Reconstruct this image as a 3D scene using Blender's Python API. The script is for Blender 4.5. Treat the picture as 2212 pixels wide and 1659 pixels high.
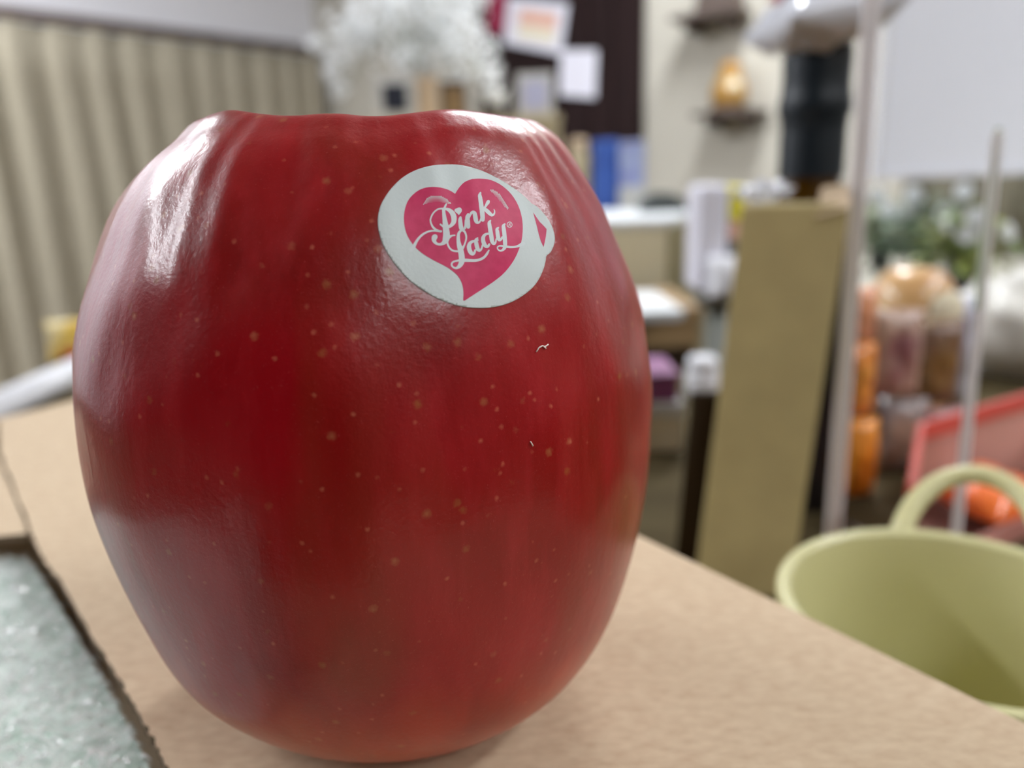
import bpy, bmesh, math, random
import numpy as np
from mathutils import Vector, Matrix, noise
from mathutils.bvhtree import BVHTree
from mathutils.geometry import delaunay_2d_cdt

rnd = random.Random(7)
S = bpy.context.scene
COL = S.collection
for o in list(bpy.data.objects):
    bpy.data.objects.remove(o)

# ------------------------------------------------------------------ camera
FPX, CX, CY = 1661.0, 1106.0, 829.5
PITCH, ROLL = math.radians(15.0), math.radians(2.0)
EYE = Vector((0, 0, 0.917))
fw = Vector((0, math.cos(PITCH), -math.sin(PITCH)))
up = Vector((0, math.sin(PITCH), math.cos(PITCH)))
rt = Vector((1, 0, 0))
RR = rt*math.cos(ROLL) - up*math.sin(ROLL)
UU = up*math.cos(ROLL) + rt*math.sin(ROLL)
cam = bpy.data.cameras.new('camera')
cam.sensor_width = 36
cam.lens = FPX/2212*36
cam.clip_start = 0.005
cam.clip_end = 50
cam.dof.use_dof = True
cam.dof.focus_distance = 0.081
cam.dof.aperture_fstop = 13.0
co = bpy.data.objects.new('camera', cam)
COL.objects.link(co)
co.matrix_world = Matrix(((RR.x, UU.x, -fw.x, EYE.x), (RR.y, UU.y, -fw.y, EYE.y), (RR.z, UU.z, -fw.z, EYE.z), (0, 0, 0, 1)))
S.camera = co

# ------------------------------------------------------------------ world, exposure
w = bpy.data.worlds.new('world')
S.world = w
w.use_nodes = True
w.node_tree.nodes['Background'].inputs[0].default_value = (0.80, 0.84, 1.0, 1)
w.node_tree.nodes['Background'].inputs[1].default_value = 0.05
S.view_settings.view_transform = 'Standard'
S.view_settings.look = 'None'
S.view_settings.gamma = 1
S.view_settings.use_curve_mapping = False
S.view_settings.exposure = 0.42
S.cycles.caustics_reflective = False
S.cycles.caustics_refractive = False
S.cycles.max_bounces = 8
S.cycles.transparent_max_bounces = 12
S.cycles.sample_clamp_indirect = 6

ROOM_Z = 2.45
LIGHTS = [  # x, y, length, width, rotation (deg), strength
    (-2.15, 1.60, 1.25, 0.34, 51, 42),
    (0.65, 2.05, 1.25, 0.30, 51, 30),
    (-2.75, 0.10, 1.25, 0.30, 51, 30),
    (1.70, 0.20, 1.25, 0.30, 51, 22),
    (0.95, -1.35, 1.25, 0.30, 51, 14),
]

# ------------------------------------------------------------------ helpers
def ray(px, py):
    return fw + RR*((px-CX)/FPX) - UU*((py-CY)/FPX)

def P(px, py, D):                       # the point seen at a pixel, D metres in front of the eye (horizontally)
    d = ray(px, py)
    return EYE + d*(D/d.y)

def PZ(px, py, z):                      # the point seen at a pixel on a level plane
    d = ray(px, py)
    return EYE + d*((z-EYE.z)/d.z)

def PW(px, py, a, n):                   # ... on the plane through a with normal n
    d = ray(px, py)
    return EYE + d*(((a-EYE).dot(n))/d.dot(n))

def lin(c):
    r = []
    for v in c:
        v /= 255.0
        r.append(v/12.92 if v <= 0.04045 else ((v+0.055)/1.055)**2.4)
    return (r[0], r[1], r[2], 1)

def nt(m):
    return m.node_tree.nodes, m.node_tree.links

def mat(name, c, rough=0.6, metal=0.0, c2=None, scale=30.0, stretch=(1, 1, 1), bump=0.0, bscale=None, spec=0.5,
        trans=0.0, alpha=1.0, coat=0.0, ior=1.45, detail=3.0, lo=0.35, hi=0.65):
    m = bpy.data.materials.new(name)
    m.use_nodes = True
    N, L = nt(m)
    b = N['Principled BSDF']
    b.inputs['Base Color'].default_value = lin(c)
    b.inputs['Roughness'].default_value = rough
    b.inputs['Metallic'].default_value = metal
    b.inputs['Specular IOR Level'].default_value = spec
    b.inputs['Transmission Weight'].default_value = trans
    b.inputs['Alpha'].default_value = alpha
    b.inputs['Coat Weight'].default_value = coat
    b.inputs['IOR'].default_value = ior
    if c2 or bump:
        tc = N.new('ShaderNodeTexCoord')
        mp = N.new('ShaderNodeMapping')
        mp.inputs['Scale'].default_value = stretch
        L.new(tc.outputs['Object'], mp.inputs['Vector'])
        if c2:
            n = N.new('ShaderNodeTexNoise')
            n.inputs['Scale'].default_value = scale
            n.inputs['Detail'].default_value = detail
            L.new(mp.outputs[0], n.inputs['Vector'])
            r = N.new('ShaderNodeValToRGB')
            r.color_ramp.elements[0].position = lo
            r.color_ramp.elements[1].position = hi
            r.color_ramp.elements[0].color = lin(c)
            r.color_ramp.elements[1].color = lin(c2)
            L.new(n.outputs['Fac'], r.inputs[0])
            L.new(r.outputs[0], b.inputs['Base Color'])
        if bump:
            n2 = N.new('ShaderNodeTexNoise')
            n2.inputs['Scale'].default_value = bscale or scale
            n2.inputs['Detail'].default_value = 4
            L.new(mp.outputs[0], n2.inputs['Vector'])
            bp = N.new('ShaderNodeBump')
            bp.inputs['Strength'].default_value = bump
            bp.inputs['Distance'].default_value = 0.001
            L.new(n2.outputs['Fac'], bp.inputs['Height'])
            L.new(bp.outputs[0], b.inputs['Normal'])
    return m

def clear_mat(name, tint, gloss=.12, rough=.03):
    m = bpy.data.materials.new(name)
    m.use_nodes = True
    N, L = nt(m)
    N.remove(N['Principled BSDF'])
    t = N.new('ShaderNodeBsdfTransparent'); t.inputs[0].default_value = tint
    g = N.new('ShaderNodeBsdfGlossy'); g.inputs['Roughness'].default_value = rough
    lw = N.new('ShaderNodeFresnel'); lw.inputs['IOR'].default_value = 1.3
    mx = N.new('ShaderNodeMixShader')
    L.new(lw.outputs[0], mx.inputs[0]); L.new(t.outputs[0], mx.inputs[1]); L.new(g.outputs[0], mx.inputs[2])
    L.new(mx.outputs[0], N['Material Output'].inputs['Surface'])
    return m

def translucent_mat(name, c, front=.5, clear=0.0, rough=.3):
    m = bpy.data.materials.new(name)
    m.use_nodes = True
    N, L = nt(m)
    b = N['Principled BSDF']
    b.inputs['Base Color'].default_value = lin(c)
    b.inputs['Roughness'].default_value = rough
    t = N.new('ShaderNodeBsdfTranslucent'); t.inputs[0].default_value = lin(c)
    mx = N.new('ShaderNodeMixShader'); mx.inputs[0].default_value = 1-front
    L.new(b.outputs[0], mx.inputs[1]); L.new(t.outputs[0], mx.inputs[2])
    out = mx.outputs[0]
    if clear:
        tr = N.new('ShaderNodeBsdfTransparent')
        m2 = N.new('ShaderNodeMixShader'); m2.inputs[0].default_value = clear
        L.new(out, m2.inputs[1]); L.new(tr.outputs[0], m2.inputs[2]); out = m2.outputs[0]
    L.new(out, N['Material Output'].inputs['Surface'])
    return m

def tag(o, label=None, cat=None, group=None, kind=None):
    if label: o['label'] = label
    if cat: o['category'] = cat
    if group: o['group'] = group
    if kind: o['kind'] = kind
    return o

def empty(name, loc=(0, 0, 0), rz=0.0, rot=None):
    o = bpy.data.objects.new(name, None)
    COL.objects.link(o)
    o.empty_display_size = 0.02
    o.location = loc
    o.rotation_euler = rot if rot else (0, 0, rz)
    return o

def obj(name, bm, m, parent=None, smooth=False, loc=None, rz=0.0, rot=None, bevel=0.0, recalc=True):
    me = bpy.data.meshes.new(name)
    if recalc:
        bmesh.ops.recalc_face_normals(bm, faces=bm.faces[:])
    bm.to_mesh(me)
    bm.free()
    for mm in (m if isinstance(m, (list, tuple)) else [m]):
        me.materials.append(mm)
    if smooth:
        for p in me.polygons:
            p.use_smooth = True
    o = bpy.data.objects.new(name, me)
    COL.objects.link(o)
    if parent: o.parent = parent
    if loc is not None: o.location = loc
    if rot: o.rotation_euler = rot
    elif rz: o.rotation_euler = (0, 0, rz)
    if bevel:
        md = o.modifiers.new('bevel', 'BEVEL')
        md.width = bevel
        md.segments = 2
        md.limit_method = 'ANGLE'
    return o

def copy_tree(o, parent=None):
    c = o.copy()
    COL.objects.link(c)
    c.parent = parent
    for ch in [k for k in bpy.data.objects if k.parent == o]:
        copy_tree(ch, c)
    return c

def bx(x0, x1, y0, y1, z0, z1, bm=None):
    bm = bm or bmesh.new()
    v = [bm.verts.new((x, y, z)) for x in (x0, x1) for y in (y0, y1) for z in (z0, z1)]
    for f in ((0, 1, 3, 2), (4, 6, 7, 5), (0, 4, 5, 1), (2, 3, 7, 6), (0, 2, 6, 4), (1, 5, 7, 3)):
        bm.faces.new([v[i] for i in f])
    return bm

def prism(poly, z0, z1, bm=None):        # poly: list of (x, y)
    bm = bm or bmesh.new()
    a = [bm.verts.new((p[0], p[1], z0)) for p in poly]
    b = [bm.verts.new((p[0], p[1], z1)) for p in poly]
    n = len(poly)
    bm.faces.new(a[::-1])
    bm.faces.new(b)
    for i in range(n):
        bm.faces.new((a[i], a[(i+1) % n], b[(i+1) % n], b[i]))
    return bm

def lathe(prof, n=48, bm=None, close=False):
    bm = bm or bmesh.new()
    rings = []
    for r, z in prof:
        if r < 1e-7:
            rings.append([bm.verts.new((0, 0, z))])
        else:
            rings.append([bm.verts.new((r*math.cos(2*math.pi*i/n), r*math.sin(2*math.pi*i/n), z)) for i in range(n)])
    for a, b in zip(rings, rings[1:]):
        for i in range(n):
            j = (i+1) % n
            if len(a) == 1 and len(b) == 1: continue
            if len(a) == 1: bm.faces.new((a[0], b[i], b[j]))
            elif len(b) == 1: bm.faces.new((a[i], b[0], a[j]))
            else: bm.faces.new((a[i], b[i], b[j], a[j]))
    return bm

def tube(pts, r, n=10, bm=None, flat=1.0, upv=Vector((0, 0, 1))):
    bm = bm or bmesh.new()
    pts = [Vector(p) for p in pts]
    rings = []
    for i, p in enumerate(pts):
        t = (pts[min(i+1, len(pts)-1)] - pts[max(i-1, 0)]).normalized()
        s = t.cross(upv)
        if s.length < 1e-4: s = t.cross(Vector((1, 0, 0)))
        s.normalize()
        u = s.cross(t)
        ri = r[i] if isinstance(r, (list, tuple)) else r
        rings.append([bm.verts.new(p + s*(ri*math.cos(2*math.pi*k/n)) + u*(ri*flat*math.sin(2*math.pi*k/n))) for k in range(n)])
    for a, b in zip(rings, rings[1:]):
        for k in range(n):
            bm.faces.new((a[k], a[(k+1) % n], b[(k+1) % n], b[k]))
    bm.faces.new(rings[0][::-1])
    bm.faces.new(rings[-1])
    return bm

def catmull(pts, n=8, closed=False):
    pts = [tuple(p) for p in pts]
    m = len(pts)
    out = []
    rng = range(m) if closed else range(m-1)
    for i in rng:
        if closed:
            a, b, c, d = pts[(i-1) % m], pts[i], pts[(i+1) % m], pts[(i+2) % m]
        else:
            a, b, c, d = pts[max(i-1, 0)], pts[i], pts[i+1], pts[min(i+2, m-1)]
        for k in range(n):
            s = k/n
            out.append(tuple(.5*(2*q+(r-p)*s+(2*p-5*q+4*r-t)*s*s+(3*q-p-3*r+t)*s**3) for p, q, r, t in zip(a, b, c, d)))
    if not closed: out.append(pts[-1])
    return out

def packet(wd, h, t, seed=0, n=16):      # an upright pillow packet with crimped ends, crumpled
    bm = bmesh.new()
    g = {}
    for side in (1, -1):
        for i in range(n+1):
            for j in range(n+1):
                u, v = i/n*2-1, j/n*2-1
                k = max(0, (1-abs(u)**2.6))**.6*max(0, (1-abs(v)**3.0))**.6
                nz = noise.noise(Vector((u*2.2+seed, v*2.2, side*3)))*.35+noise.noise(Vector((u*5+seed, v*5, side*3)))*.15
                edge = (i in (0, n)) or (j in (0, n))
                y = 0 if edge else side*t/2*max(.03, k*(1+nz))
                if edge and side == -1:
                    g[side, i, j] = g[1, i, j]
                    continue
                pin = 1-.07*(1-v*v)*abs(u)
                g[side, i, j] = bm.verts.new((u*wd/2*pin, y, (v*.5+.5)*h))
    for side in (1, -1):
        for i in range(n):
            for j in range(n):
                f = [g[side, i, j], g[side, i+1, j], g[side, i+1, j+1], g[side, i, j+1]]
                try: bm.faces.new(f if side == 1 else f[::-1])
                except ValueError: pass
    return bm

# ------------------------------------------------------------------ materials
M_wall = mat('beige_wall', (194, 190, 178), .85, c2=(186, 182, 170), scale=3, bump=.1, bscale=300)
M_white_wall = mat('white_wall', (226, 226, 232), .8)
M_ceiling = mat('white_ceiling', (228, 228, 230), .9)
M_floor = mat('brown_floor', (110, 92, 70), .5, c2=(90, 74, 56), scale=4, stretch=(1, 8, 1))
M_curtain = mat('linen_curtain', (162, 154, 136), .9, c2=(152, 145, 128), scale=60, bump=.2, bscale=900)
M_rail = mat('dark_rail', (92, 74, 68), .5)
M_darkwood = mat('dark_brown_wood', (38, 22, 22), .7, spec=.2, c2=(30, 17, 17), scale=6, stretch=(8, 8, 1))
M_shelf = mat('black_brown_shelf', (84, 70, 62), .5)
M_card = mat('kraft_card', (202, 182, 154), .88, c2=(184, 161, 134), scale=620, stretch=(.6, 1.2, 1), bump=.10, bscale=1600, lo=.3, hi=.7)
M_cardedge = mat('kraft_edge', (116, 98, 76), .95, c2=(92, 78, 60), scale=900)
M_carddark = mat('brown_carton', (176, 160, 112), .8, c2=(168, 152, 106), scale=60)
M_desk = mat('desk_wood', (84, 74, 50), .85, spec=.15, c2=(72, 62, 40), scale=6, stretch=(1, 9, 1))
M_mug = mat('sage_glaze', (202, 198, 150), .32, coat=.25)
M_white = mat('white_paper', (208, 212, 214), .7)
M_wplastic = mat('white_plastic', (228, 230, 236), .3)
M_cream = mat('cream_laminate', (214, 206, 176), .6)
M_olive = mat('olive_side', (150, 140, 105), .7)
M_black = mat('black_plastic', (18, 16, 14), .4)
M_blue = mat('blue_carton', (62, 98, 178), .6, c2=(52, 84, 160), scale=20)
M_lav = mat('lavender_carton', (140, 146, 190), .6, c2=(170, 180, 205), scale=20)
M_jar = mat('tan_jar', (176, 162, 130), .5)
M_gold = mat('gold_ornament', (150, 104, 34), .5, c2=(164, 132, 72), scale=18)
M_foil = mat('navy_foil', (9, 24, 33), .45, metal=.0, spec=.5)
M_amber = mat('amber_glass', (70, 46, 6), .1, coat=.4)
M_pinkp = mat('notice_print', (228, 208, 200), .7, c2=(216, 176, 160), scale=8)
M_crimson = mat('crimson_card', (140, 18, 62), .6)
M_purple = mat('purple_carton', (138, 78, 128), .5)
M_wood = mat('table_wood', (150, 124, 88), .5, c2=(136, 110, 76), scale=5, stretch=(1, 1, 12))
M_legs = mat('dark_leg', (50, 38, 26), .7, spec=.2)
M_yellow = mat('yellow_print', (236, 226, 60), .5)
M_greyb = mat('grey_bottle', (112, 114, 106), .4)

# ------------------------------------------------------------------ room shell
U_ = Vector((0.629, 0.777, 0)).normalized()     # along the curtain wall
V_ = Vector((0.777, -0.629, 0)).normalized()    # along the back wall
C0 = Vector((-0.95, 4.30, 0))
def wallslab(a, b, z0, z1, t, nrm):
    n = nrm*t
    q = [(a.x, a.y), (b.x, b.y), (b.x+n.x, b.y+n.y), (a.x+n.x, a.y+n.y)]
    return prism(q, z0, z1)
tag(obj('wall_left', wallslab(C0-U_*5.2, C0, 0, ROOM_Z, .08, -V_), M_white_wall), kind='structure')
tag(obj('wall_back', wallslab(C0, C0+V_*5.2, 0, ROOM_Z, .08, U_), M_wall), kind='structure')
M_backw = mat('brown_panelled_wall', (44, 28, 24), .7, spec=.2, c2=(36, 24, 20), scale=5, stretch=(6, 6, 1))
M_sidew = mat('taupe_wall', (138, 126, 114), .8)
W5 = C0+V_*5.2-U_*5.2
tag(obj('wall_front', wallslab(C0-U_*5.2, W5, 0, ROOM_Z, .08, -U_), M_backw), kind='structure')
tag(obj('wall_right', wallslab(C0+V_*5.2, W5, 0, ROOM_Z, .08, V_), M_sidew), kind='structure')
fl = [C0, C0+V_*5.2, C0+V_*5.2-U_*5.2, C0-U_*5.2]
tag(obj('floor', prism([(p.x, p.y) for p in fl], -.05, 0), M_floor), kind='structure')
tag(obj('ceiling', prism([(p.x, p.y) for p in fl], ROOM_Z, ROOM_Z+.05), M_ceiling), kind='structure')

def wl(s, z, off=0.0):                    # point on the back wall: s along it, off in front of it
    p = C0 + V_*s - U_*off
    return Vector((p.x, p.y, z))
def wall_sz(px, py, off=0.0):
    p = PW(px, py, C0-U_*off, U_)
    return (p-C0).dot(V_), p.z
def curt_sz(px, py, off=0.0):
    p = PW(px, py, C0+V_*off, V_)
    return (p-C0).dot(U_), p.z
VROT = math.atan2(V_.y, V_.x)
UROT = math.atan2(U_.y, U_.x)

# ceiling lights (the panels above the frame)
M_frame = mat('fixture_white', (220, 220, 220), .4)
for i, (x, y, l, wd, rz, st) in enumerate(LIGHTS):
    e = empty('ceiling_light', (x, y, ROOM_Z), math.radians(rz))
    tag(e, ['long white ceiling light panel over the curtain side of the room', 'long white ceiling light panel over the shelf wall side of the room',
            'long white ceiling light panel beside the curtain wall, level with the desk', 'long white ceiling light panel to the right of the desk', 'long white ceiling light panel near the brown panelled wall'][i], 'ceiling light')
    obj('housing', bx(-l/2-.03, l/2+.03, -wd/2-.03, wd/2+.03, -.05, 0), M_frame, e)
    me = bpy.data.materials.new('lit_diffuser')
    me.use_nodes = True
    N, L = nt(me)
    b = N['Principled BSDF']
    b.inputs['Base Color'].default_value = (.8, .8, .8, 1)
    b.inputs['Emission Color'].default_value = (0.93, 0.96, 1.0, 1)
    b.inputs['Emission Strength'].default_value = st
    obj('diffuser', bx(-l/2, l/2, -wd/2, wd/2, -.062, -.048), me, e)

# curtain and rail
s0, zr0 = curt_sz(0, 28, .10)
s1, zr1 = curt_sz(720, 112, .10)
rail_z = (zr0+zr1)/2

bm = bmesh.new()
sA, sB = s0-.9, -.06
nseg = 520
prev = None
for i in range(nseg+1):
    s = sA+(sB-sA)*i/nseg
    ph = s*2*math.pi/.15 + 2.4*noise.noise(Vector((s*3.1, 2, 0))) + 2.6*noise.noise(Vector((s*1.3, 9, 0)))
    col = []
    for j in range(9):
        tz = j/8
        z = rail_z-.026 - (rail_z-.06)*tz
        amp = .024*(.55+.45*min(1, tz*3))*(.75+.5*noise.noise(Vector((s*5, tz*1.3, 4))))
        off = .10 + amp*math.sin(ph + .5*noise.noise(Vector((s*2, tz*2, 7)))) + .004*math.sin(ph*2.1)
        p = C0 + U_*s + V_*off
        col.append(bm.verts.new((p.x, p.y, z)))
    if prev:
        for j in range(8):
            bm.faces.new((prev[j], col[j], col[j+1], prev[j+1]))
    prev = col
o = obj('curtain', bm, M_curtain, smooth=True)
md = o.modifiers.new('thick', 'SOLIDIFY'); md.thickness = .0015
tag(o, 'long beige linen curtain with vertical folds behind the apple', 'curtain')
a = C0+U_*sA+V_*.10; b = C0+U_*(sB+.02)+V_*.10
bm = tube([(a.x, a.y, rail_z), (b.x, b.y, rail_z)], .022, 12)
o = obj('curtain_rail', bm, M_rail, smooth=True)
tag(o, 'dark brown rail along the top of the beige curtain', 'curtain rail')

# dark wood panelling on the back wall
sl, _ = wall_sz(1045, 100)
sr, _ = wall_sz(1393, 100)
e = empty('door_1', wl((sl+sr)/2, 0, 0), VROT)
tag(e, 'dark brown wooden door of vertical planks', kind='structure')
dw = sr-sl
npl = 7
for k in range(npl):
    a0 = -dw/2+dw*k/npl
    obj('plank', bx(a0+.004, a0+dw/npl-.004, -.045, -.012, 0.01, ROOM_Z-.12), M_darkwood, e, bevel=.003)
obj('backing', bx(-dw/2, dw/2, -.02, 0, 0.005, ROOM_Z-.1), M_darkwood, e)

# papers pinned on the door
def wallpaper(name, corners, m, label, cat, off, parts=None):
    pts = []
    for (px, py) in corners:
        s, z = wall_sz(px, py, off)
        pts.append((s, z))
    cs = sum(p[0] for p in pts)/4; cz = sum(p[1] for p in pts)/4
    e = empty(name, wl(cs, cz, off), VROT)
    tag(e, label, cat)
    bm = bmesh.new()
    a = [bm.verts.new((s-cs, 0, z-cz)) for s, z in pts]
    b = [bm.verts.new((s-cs, .0012, z-cz)) for s, z in pts]
    bm.faces.new(a); bm.faces.new(b[::-1])
    for i in range(4): bm.faces.new((a[i], a[(i+1) % 4], b[(i+1) % 4], b[i]))
    obj('sheet', bm, m, e)
    for (u0, u1, v0, v1, pm, pn) in (parts or []):
        def q(u, v):
            A = Vector(pts[0]).lerp(Vector(pts[1]), u); B = Vector(pts[3]).lerp(Vector(pts[2]), u)
            r = A.lerp(B, v)
            return (r[0]-cs, -.0012, r[1]-cz)
        bm = bmesh.new()
        bm.faces.new([bm.verts.new(q(u, v)) for u, v in ((u0, v0), (u1, v0), (u1, v1), (u0, v1))])
        obj(pn, bm, pm, e)
    return e
M_paperlav = mat('white_paper_cool', (226, 226, 238), .6)
M_peach = mat('peach_print', (226, 178, 156), .7)
M_creamp = mat('cream_print', (232, 224, 196), .7)
wallpaper('crimson_card', [(1046, -70), (1098, -66), (1096, 72), (1052, 70)], M_crimson, 'dark crimson card on the brown wooden door, beside the pink printed notice', 'card', .056)
wallpaper('printed_notice', [(1098, -6), (1228, 8), (1212, 118), (1088, 94)], M_paperlav, 'white notice with a peach and cream printed patch on the dark door', 'notice', .058,
          [(.22, .86, .22, .52, M_peach, 'peach_patch'), (.22, .86, .56, .80, M_creamp, 'cream_patch')])
wallpaper('white_note', [(1212, 108), (1290, 108), (1286, 212), (1208, 206)], M_paperlav, 'small blank white note pinned below the printed notice', 'note', .054)

# two wall shelves with what stands on them
def shelf(px0, px1, py, label, dpt=.15):
    sa, z = wall_sz(px0, py, .08)
    sb, z2 = wall_sz(px1, py, .08)
    z = (z+z2)/2
    e = empty('wall_shelf', wl((sa+sb)/2, z, 0), VROT)
    tag(e, label, 'shelf', 'dark shelves on the beige wall')
    obj('board', bx(-(sb-sa)/2, (sb-sa)/2, -dpt, 0, -.018, 0), M_shelf, e, bevel=.002)
    for q in (-.3, .3):
        obj('bracket', bx((sb-sa)*q-.01, (sb-sa)*q+.01, -dpt*.7, 0, -.05, -.018), M_shelf, e)
    return (sa+sb)/2, z, sb-sa
sc_, sz_, sw_ = shelf(1512, 1642, 240, 'dark floating shelf on the beige wall holding a gold ornament')
e = empty('gold_ornament', wl(sc_-.005, sz_, .075), 0)
tag(e, 'round gold ornament standing on the lower dark wall shelf', 'ornament')
k = .155/ .17
prof = [(0, 0), (.042, 0), (.058, .012), (.068, .045), (.066, .08), (.052, .11), (.043, .125), (.046, .14), (.04, .16), (.022, .175), (0, .18)]
obj('body', lathe([(r*k, z*k) for r, z in prof], 32), M_gold, e, smooth=True)
obj('medallion', lathe([(0, .004), (.018, .003), (.024, 0)], 24), M_creamp, e, smooth=True, loc=(0, -.062*k, .085*k), rot=(math.radians(90), 0, 0))
obj('foot', lathe([(0, -.0), (.06, 0), (.062, .01), (.05, .014), (0, .014)], 32), M_shelf, e, smooth=True)
sc2, sz2, sw2 = shelf(1466, 1606, 30, 'dark floating shelf higher up the beige wall, above the gold ornament')
e = empty('dark_clock', wl(sc2+.03, sz2, .07), VROT)
tag(e, 'small dark wedge-shaped box on the upper wall shelf', 'box')
obj('case', prism([(-.08, 0), (.08, 0), (.05, .13), (-.05, .13)], -.04, .04), M_shelf, e, rot=(math.radians(90), 0, 0), bevel=.004)

# ------------------------------------------------------------------ cabinet with flowers and frames (behind the apple)
DC = 1.95
cl, cr_ = P(770, 255, DC), P(1210, 255, DC)
cab_z = (cl.z+cr_.z)/2
e = empty('cabinet', ((cl.x+cr_.x)/2, DC+.2, 0))
tag(e, 'tall beige cabinet behind the apple carrying the white flowers', 'cabinet')
cw = cr_.x-cl.x
obj('body', bx(-cw/2, cw/2, -.19, .2, 0, cab_z-.02), M_jar, e, bevel=.003)
obj('top', bx(-cw/2-.003, cw/2+.003, -.2, .2, cab_z-.02, cab_z), M_jar, e, bevel=.002)
for q in (-1, 1):
    d = obj('door', bx(-cw/4+.004, cw/4-.004, -.012, 0, 0, cab_z-.1), M_jar, e, loc=(q*cw/4, -.191, .05), bevel=.002)
    obj('handle', tube([(-q*(cw/4-.03), -.03, cab_z*.5-.05), (-q*(cw/4-.03), -.03, cab_z*.5+.05)], .005, 8), M_greyb, d)

# bouquet
bc = P(900, 250, DC+.12)
e = empty('flower_bouquet', (bc.x, bc.y, cab_z))
tag(e, 'large loose bunch of white flowers in a pale vase on the beige cabinet', 'flowers')
M_petal = translucent_mat('white_petal', (238, 240, 241), .6, 0, .7)
M_stem = mat('grey_green_stem', (132, 138, 112), .7)
M_vase = mat('pale_vase', (190, 186, 176), .4)
obj('vase', lathe([(0, 0), (.045, 0), (.055, .03), (.05, .09), (.035, .12), (.04, .135), (.034, .135), (.03, .12), (0, .1)], 32), M_vase, e, smooth=True)
bmp, bms = bmesh.new(), bmesh.new()
# (px, py, radius px) of the loose flower heads seen in the photograph
heads = [(760, 55, 62), (820, 25, 70), (740, 105, 50), (800, 90, 60), (870, 70, 60), (728, 160, 34), (735, 200, 22), (905, 15, 70), (960, 50, 60),
         (1000, 20, 60), (1010, 95, 55), (1045, 130, 45), (1060, 175, 40), (1075, 210, 25), (880, 120, 45), (960, 120, 45), (990, 165, 40), (850, -30, 80), (960, -40, 80), (1010, -30, 50),
         (940, 85, 40), (690, 95, 22), (920, 165, 26)]
for hx, hy, hr in heads:
    c = P(hx, hy, DC+.12+rnd.uniform(-.06, .06)) - Vector((bc.x, bc.y, cab_z))
    rad = hr/FPX*2.0
    base = Vector((rnd.uniform(-.02, .02), rnd.uniform(-.02, .02), .11))
    mid = base.lerp(c, .55)+Vector((0, 0, .09))
    tube([tuple(base), tuple(base.lerp(mid, .5)+Vector((0, 0, .03))), tuple(mid), tuple(c)], .0022, 5, bms)
    for k in range(int(40*(hr/50)**2)+12):
        d = Vector((rnd.gauss(0, 1), rnd.gauss(0, 1), rnd.gauss(0, 1))).normalized()*rad*rnd.uniform(.25, 1.0)
        cc = c+d
        nrm = d.normalized()
        t1 = nrm.orthogonal().normalized(); t2 = nrm.cross(t1)
        for f in range(4):
            an = f*math.pi/2+rnd.random()
            q = t1*math.cos(an)+t2*math.sin(an); q2 = t1*-math.sin(an)+t2*math.cos(an)
            r = rnd.uniform(.009, .015)
            vs = [bmp.verts.new(cc), bmp.verts.new(cc+q*r*.6+q2*r*.4+nrm*r*.15), bmp.verts.new(cc+q*r+nrm*r*.3), bmp.verts.new(cc+q*r*.6-q2*r*.4+nrm*r*.15)]
            bmp.faces.new(vs)
tag(obj('blossoms', bmp, M_petal, e, recalc=False), kind='stuff')
tag(obj('stems', bms, M_stem, e), kind='stuff')

def stand_frame(name, px0, px1, py0, label, cat, mo, mi, D, thick=.02, border=.25, inner='picture'):
    a, b = P(px0, 250, D), P(px1, 250, D)
    h = P((px0+px1)/2, py0, D).z-cab_z
    e = empty(name, ((a.x+b.x)/2, D, cab_z))
    tag(e, label, cat)
    wdt = b.x-a.x
    obj('frame', bx(-wdt/2, wdt/2, 0, thick, 0, h), mo, e, bevel=.002)
    if mi:
        obj(inner, bx(-wdt/2*(1-border), wdt/2*(1-border), -.003, .001, h*border*.5, h*(1-border*.5)), mi, e)
    return e
M_palegrey = mat('pale_grey', (190, 188, 182), .6)
M_navyd = mat('dark_slate', (34, 38, 50), .5)
M_tanw = mat('tan_wood', (196, 172, 142), .6)
M_bluep = mat('bluish_print', (178, 178, 200), .6)
stand_frame('picture_frame', 812, 900, 160, 'pale grey frame with a dark picture on the cabinet under the flowers', 'picture frame', M_palegrey, M_navyd, DC+.03, border=.42)
stand_frame('wooden_block', 903, 948, 165, 'light tan wooden block on the cabinet beside the dark picture', 'block', M_tanw, None, DC+.04)
stand_frame('shadow_block', 952, 1010, 175, 'dull brown block standing in for the shadow under the flower stems', 'box', M_shelf, M_wood, DC+.06, border=.3, inner='front')  # solid block put in for the dark-brown shadow beneath the flowers
stand_frame('upright_card', 1118, 1196, 158, 'upright card with a faint bluish print at the right end of the cabinet', 'card', M_palegrey, M_bluep, DC+.02, thick=.006, border=.35)

# ------------------------------------------------------------------ cream counter and things on it
e = empty('cream_counter', (0, 0, 0))
zc = P(1380, 475, 1.25).z
A = P(1236, 475, 1.25); B = P(1442, 475, 1.25)
tag(e, 'cream counter with a white top in front of the dark door', 'counter')
poly = [(A.x-.1, A.y), (B.x, B.y), (B.x+.23, B.y+.55), (A.x+.12, B.y+.60)]
e.location = (poly[1][0], poly[1][1], 0)
loc = [(x-poly[1][0], y-poly[1][1]) for x, y in poly]
sid = bmesh.new()
obj('body', prism(loc, 0, zc-.012), M_cream, e)
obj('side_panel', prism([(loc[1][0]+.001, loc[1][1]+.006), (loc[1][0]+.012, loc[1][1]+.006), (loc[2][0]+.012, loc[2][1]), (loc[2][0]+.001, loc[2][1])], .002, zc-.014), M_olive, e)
obj('top', prism([(x*1.01+.004, y*1.01-.004) for x, y in loc], zc-.012, zc), M_white, e, bevel=.002)
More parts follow.
